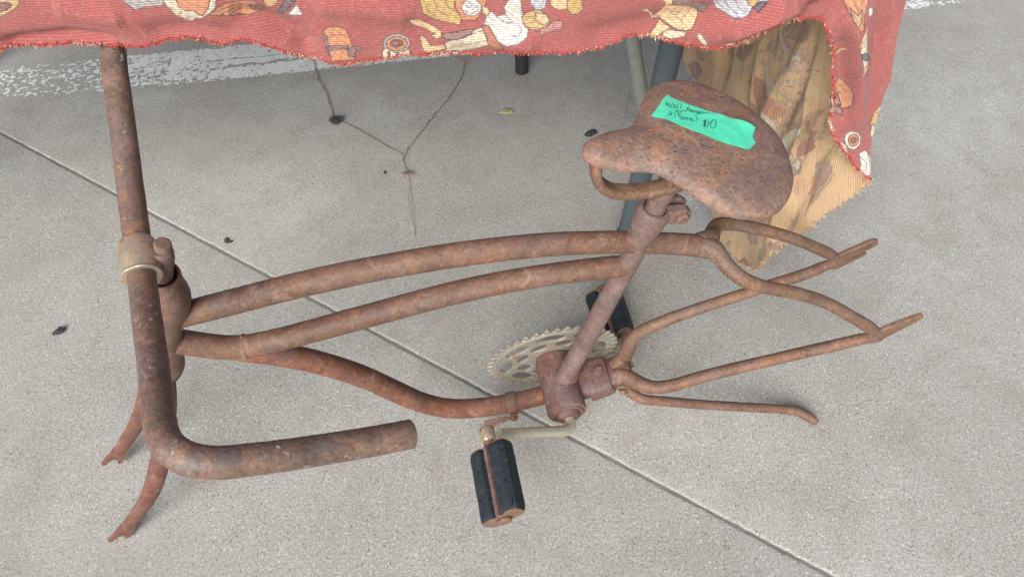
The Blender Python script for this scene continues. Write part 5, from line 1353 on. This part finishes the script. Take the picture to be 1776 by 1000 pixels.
# torn pale edges at the two ends
Vn = []; Fn = []
for strokes in PEN_STROKES:
    A = catmull([(p[0], p[1], 0) for p in strokes], .6) if len(strokes) > 2 else catmull([(p[0], p[1], 0) for p in strokes], .6)
    Tn = np.gradient(A, axis=0)
    b = len(Vn)
    for i, p in enumerate(A):
        d = Tn[i, :2] / max(np.linalg.norm(Tn[i, :2]), 1e-6)
        nn = np.array([-d[1], d[0]]) * (.30 + .07 * noise.noise(Vector((p[0], p[1], 1))))
        for sg in (-1, 1):
            q = p[:2] + nn * sg
            Vn.append(tworld(q[0], q[1], lift_at(q[0], q[1]) + .00028) - tcen)
        if i:
            Fn.append((b + 2 * i - 2, b + 2 * i - 1, b + 2 * i + 1, b + 2 * i))
mesh_obj('handwriting', Vn, Fn, M_INK, tape, smooth=False)

# ------------------------------------------------------------------ small litter on the slab
def strand(pts, r, z, seg=5, wob=.0012):
    P = catmull([(x, y, z) for x, y in pts], .004)
    rows = []
    off = random.random() * 100
    for i, p in enumerate(P):
        rows.append((p[0] + wob * noise.noise(Vector((i * .35, off, 1))), p[1] + wob * noise.noise(Vector((i * .35, off, 4))), max(r * .8, z + .0015 * (1 + noise.noise(Vector((i * .12, off, 8))))), r * (.75 + .4 * abs(noise.noise(Vector((i * .3, off, 3)))))))
    return sweep(rows, seg, raw=True, rough=0)


parts = [strand(STEM_B, .00045, .0003, 6), strand(STEM_B, .0005, .0012, 5, .004), strand(STEM_A[5:], .00055, .0008, 5), strand(STEM_A[5:], .0004, .0008, 5, .005), strand(STEM_A[:6], .0004, .0003, 5, .003), strand(STEM_A[:6], .0003, .0003, 5, .006), strand(STEM_A[:6], .0004, .0008, 5, .008)]
for k in range(3):
    parts.append(strand([(x + random.uniform(-.004, .004), y) for x, y in STEM_C], .0002, .0003, 4, .004))
stem_o = mesh_obj('dry_plant_stem', *merge(*parts), M_STEM)
tag(stem_o, 'thin forked dry brown plant stem lying flat on the concrete behind the top tube', 'stem')
# split straw head at the far end of the right branch
parts = []
bx_, by_ = STEM_B[0]
for k in range(9):
    a = R(40 + k * 15 + random.uniform(-6, 6)); ln = random.uniform(.015, .032)
    parts.append(strand([(bx_, by_), (bx_ + math.cos(a) * ln * .5, by_ + math.sin(a) * ln * .5), (bx_ + math.cos(a) * ln, by_ + math.sin(a) * ln)], .0005, .001, 4))
mesh_obj('straw_head', *merge(*parts), M_STRAW, stem_o)
parts = []
kx, ky = STEM_B[-1]
for k in range(7):
    a = random.uniform(0, 6.28); ln = random.uniform(.006, .014)
    parts.append(strand([(kx, ky), (kx + math.cos(a) * ln * .6, ky + math.sin(a) * ln * .4), (kx + math.cos(a) * ln, ky + math.sin(a) * ln)], .0016, .0015, 5))
mesh_obj('root_knot', *merge(*parts), M_STEM, stem_o)


def crumb(name, x, y, r, mat, label, cat, flat=.5, group=None):
    V = []; F = []
    nu_, nv_ = 14, 8
    off = random.random() * 90
    for i in range(nv_ + 1):
        ph = math.pi * i / nv_
        for k in range(nu_):
            th = 2 * math.pi * k / nu_
            d = Vector((math.sin(ph) * math.cos(th), math.sin(ph) * math.sin(th), math.cos(ph)))
            rr = r * (1 + .55 * noise.noise(d * 1.6 + Vector((off, 0, 0))) + .3 * noise.noise(d * 4 + Vector((off, 0, 0))))
            V.append((d.x * rr * 1.25, d.y * rr * .8, max(-.0003, d.z * rr * flat) + r * flat * .7))
    for i in range(nv_):
        for k in range(nu_):
            k2 = (k + 1) % nu_
            F.append((i * nu_ + k, (i + 1) * nu_ + k, (i + 1) * nu_ + k2, i * nu_ + k2))
    o = mesh_obj(name, V, F, mat)
    o.location = (x, y, .0003)
    o.rotation_euler = (0, 0, random.uniform(0, 6))
    return tag(o, label, cat, group)


# lint ball: tangle of fine threads
parts = []
for k in range(26):
    a = np.array([random.gauss(0, 1) for _ in range(3)]); a /= np.linalg.norm(a)
    b = np.cross(a, [0.3, .5, .8]); b /= np.linalg.norm(b); c = np.cross(a, b)
    rr = random.uniform(.005, .0095)
    rows = []
    for i in range(14):
        th = i / 13 * 5.6
        q = (b * math.cos(th) + c * math.sin(th)) * rr * (1 + .25 * math.sin(th * 3 + k))
        rows.append((q[0] * 1.15, q[1], max(.0004, .007 + q[2] * .75), .0006))
    parts.append(sweep(rows, 4, raw=True, rough=0))
lint = mesh_obj('lint_ball', *merge(*parts), M_LINT)
lint.location = (BALL[0][0], BALL[0][1], 0)
tag(lint, 'small tangled purple black ball of lint beside the left branch of the dry stem', 'lint')

cb = CRUMBS
crumb('dark_crumb', *cb[0], .0062, M_CRUMB, 'small black crumb on the concrete left of the handlebar', 'crumb', .7)
crumb('grey_scrap', *cb[1], .0095, M_CRUMB, 'flat charcoal grey scrap on the concrete just above the saddle nose', 'scrap', .25)
crumb('dark_crumb', *cb[2], .0045, M_CRUMB, 'dark crumb between the joint and the top tube, larger of two', 'crumb', .5)
crumb('dark_crumb', *cb[4], .0030, M_CRUMB, 'tiny dark crumb touching the larger crumb near the joint', 'crumb', .5)
crumb('dark_crumb', *cb[3], .0030, M_CRUMB, 'tiny black crumb left of the root knot of the dry stem', 'crumb', .5)
crumb('dry_leaf_bit', *cb[5], .0100, M_GREENB, 'pale yellow green bit of dry leaf on the concrete below the black table leg', 'leaf', .3)
crumb('brown_crumb', *cb[6], .0042, M_STEM, 'small brown crumb on the concrete right of the hanging cloth', 'crumb', .5)
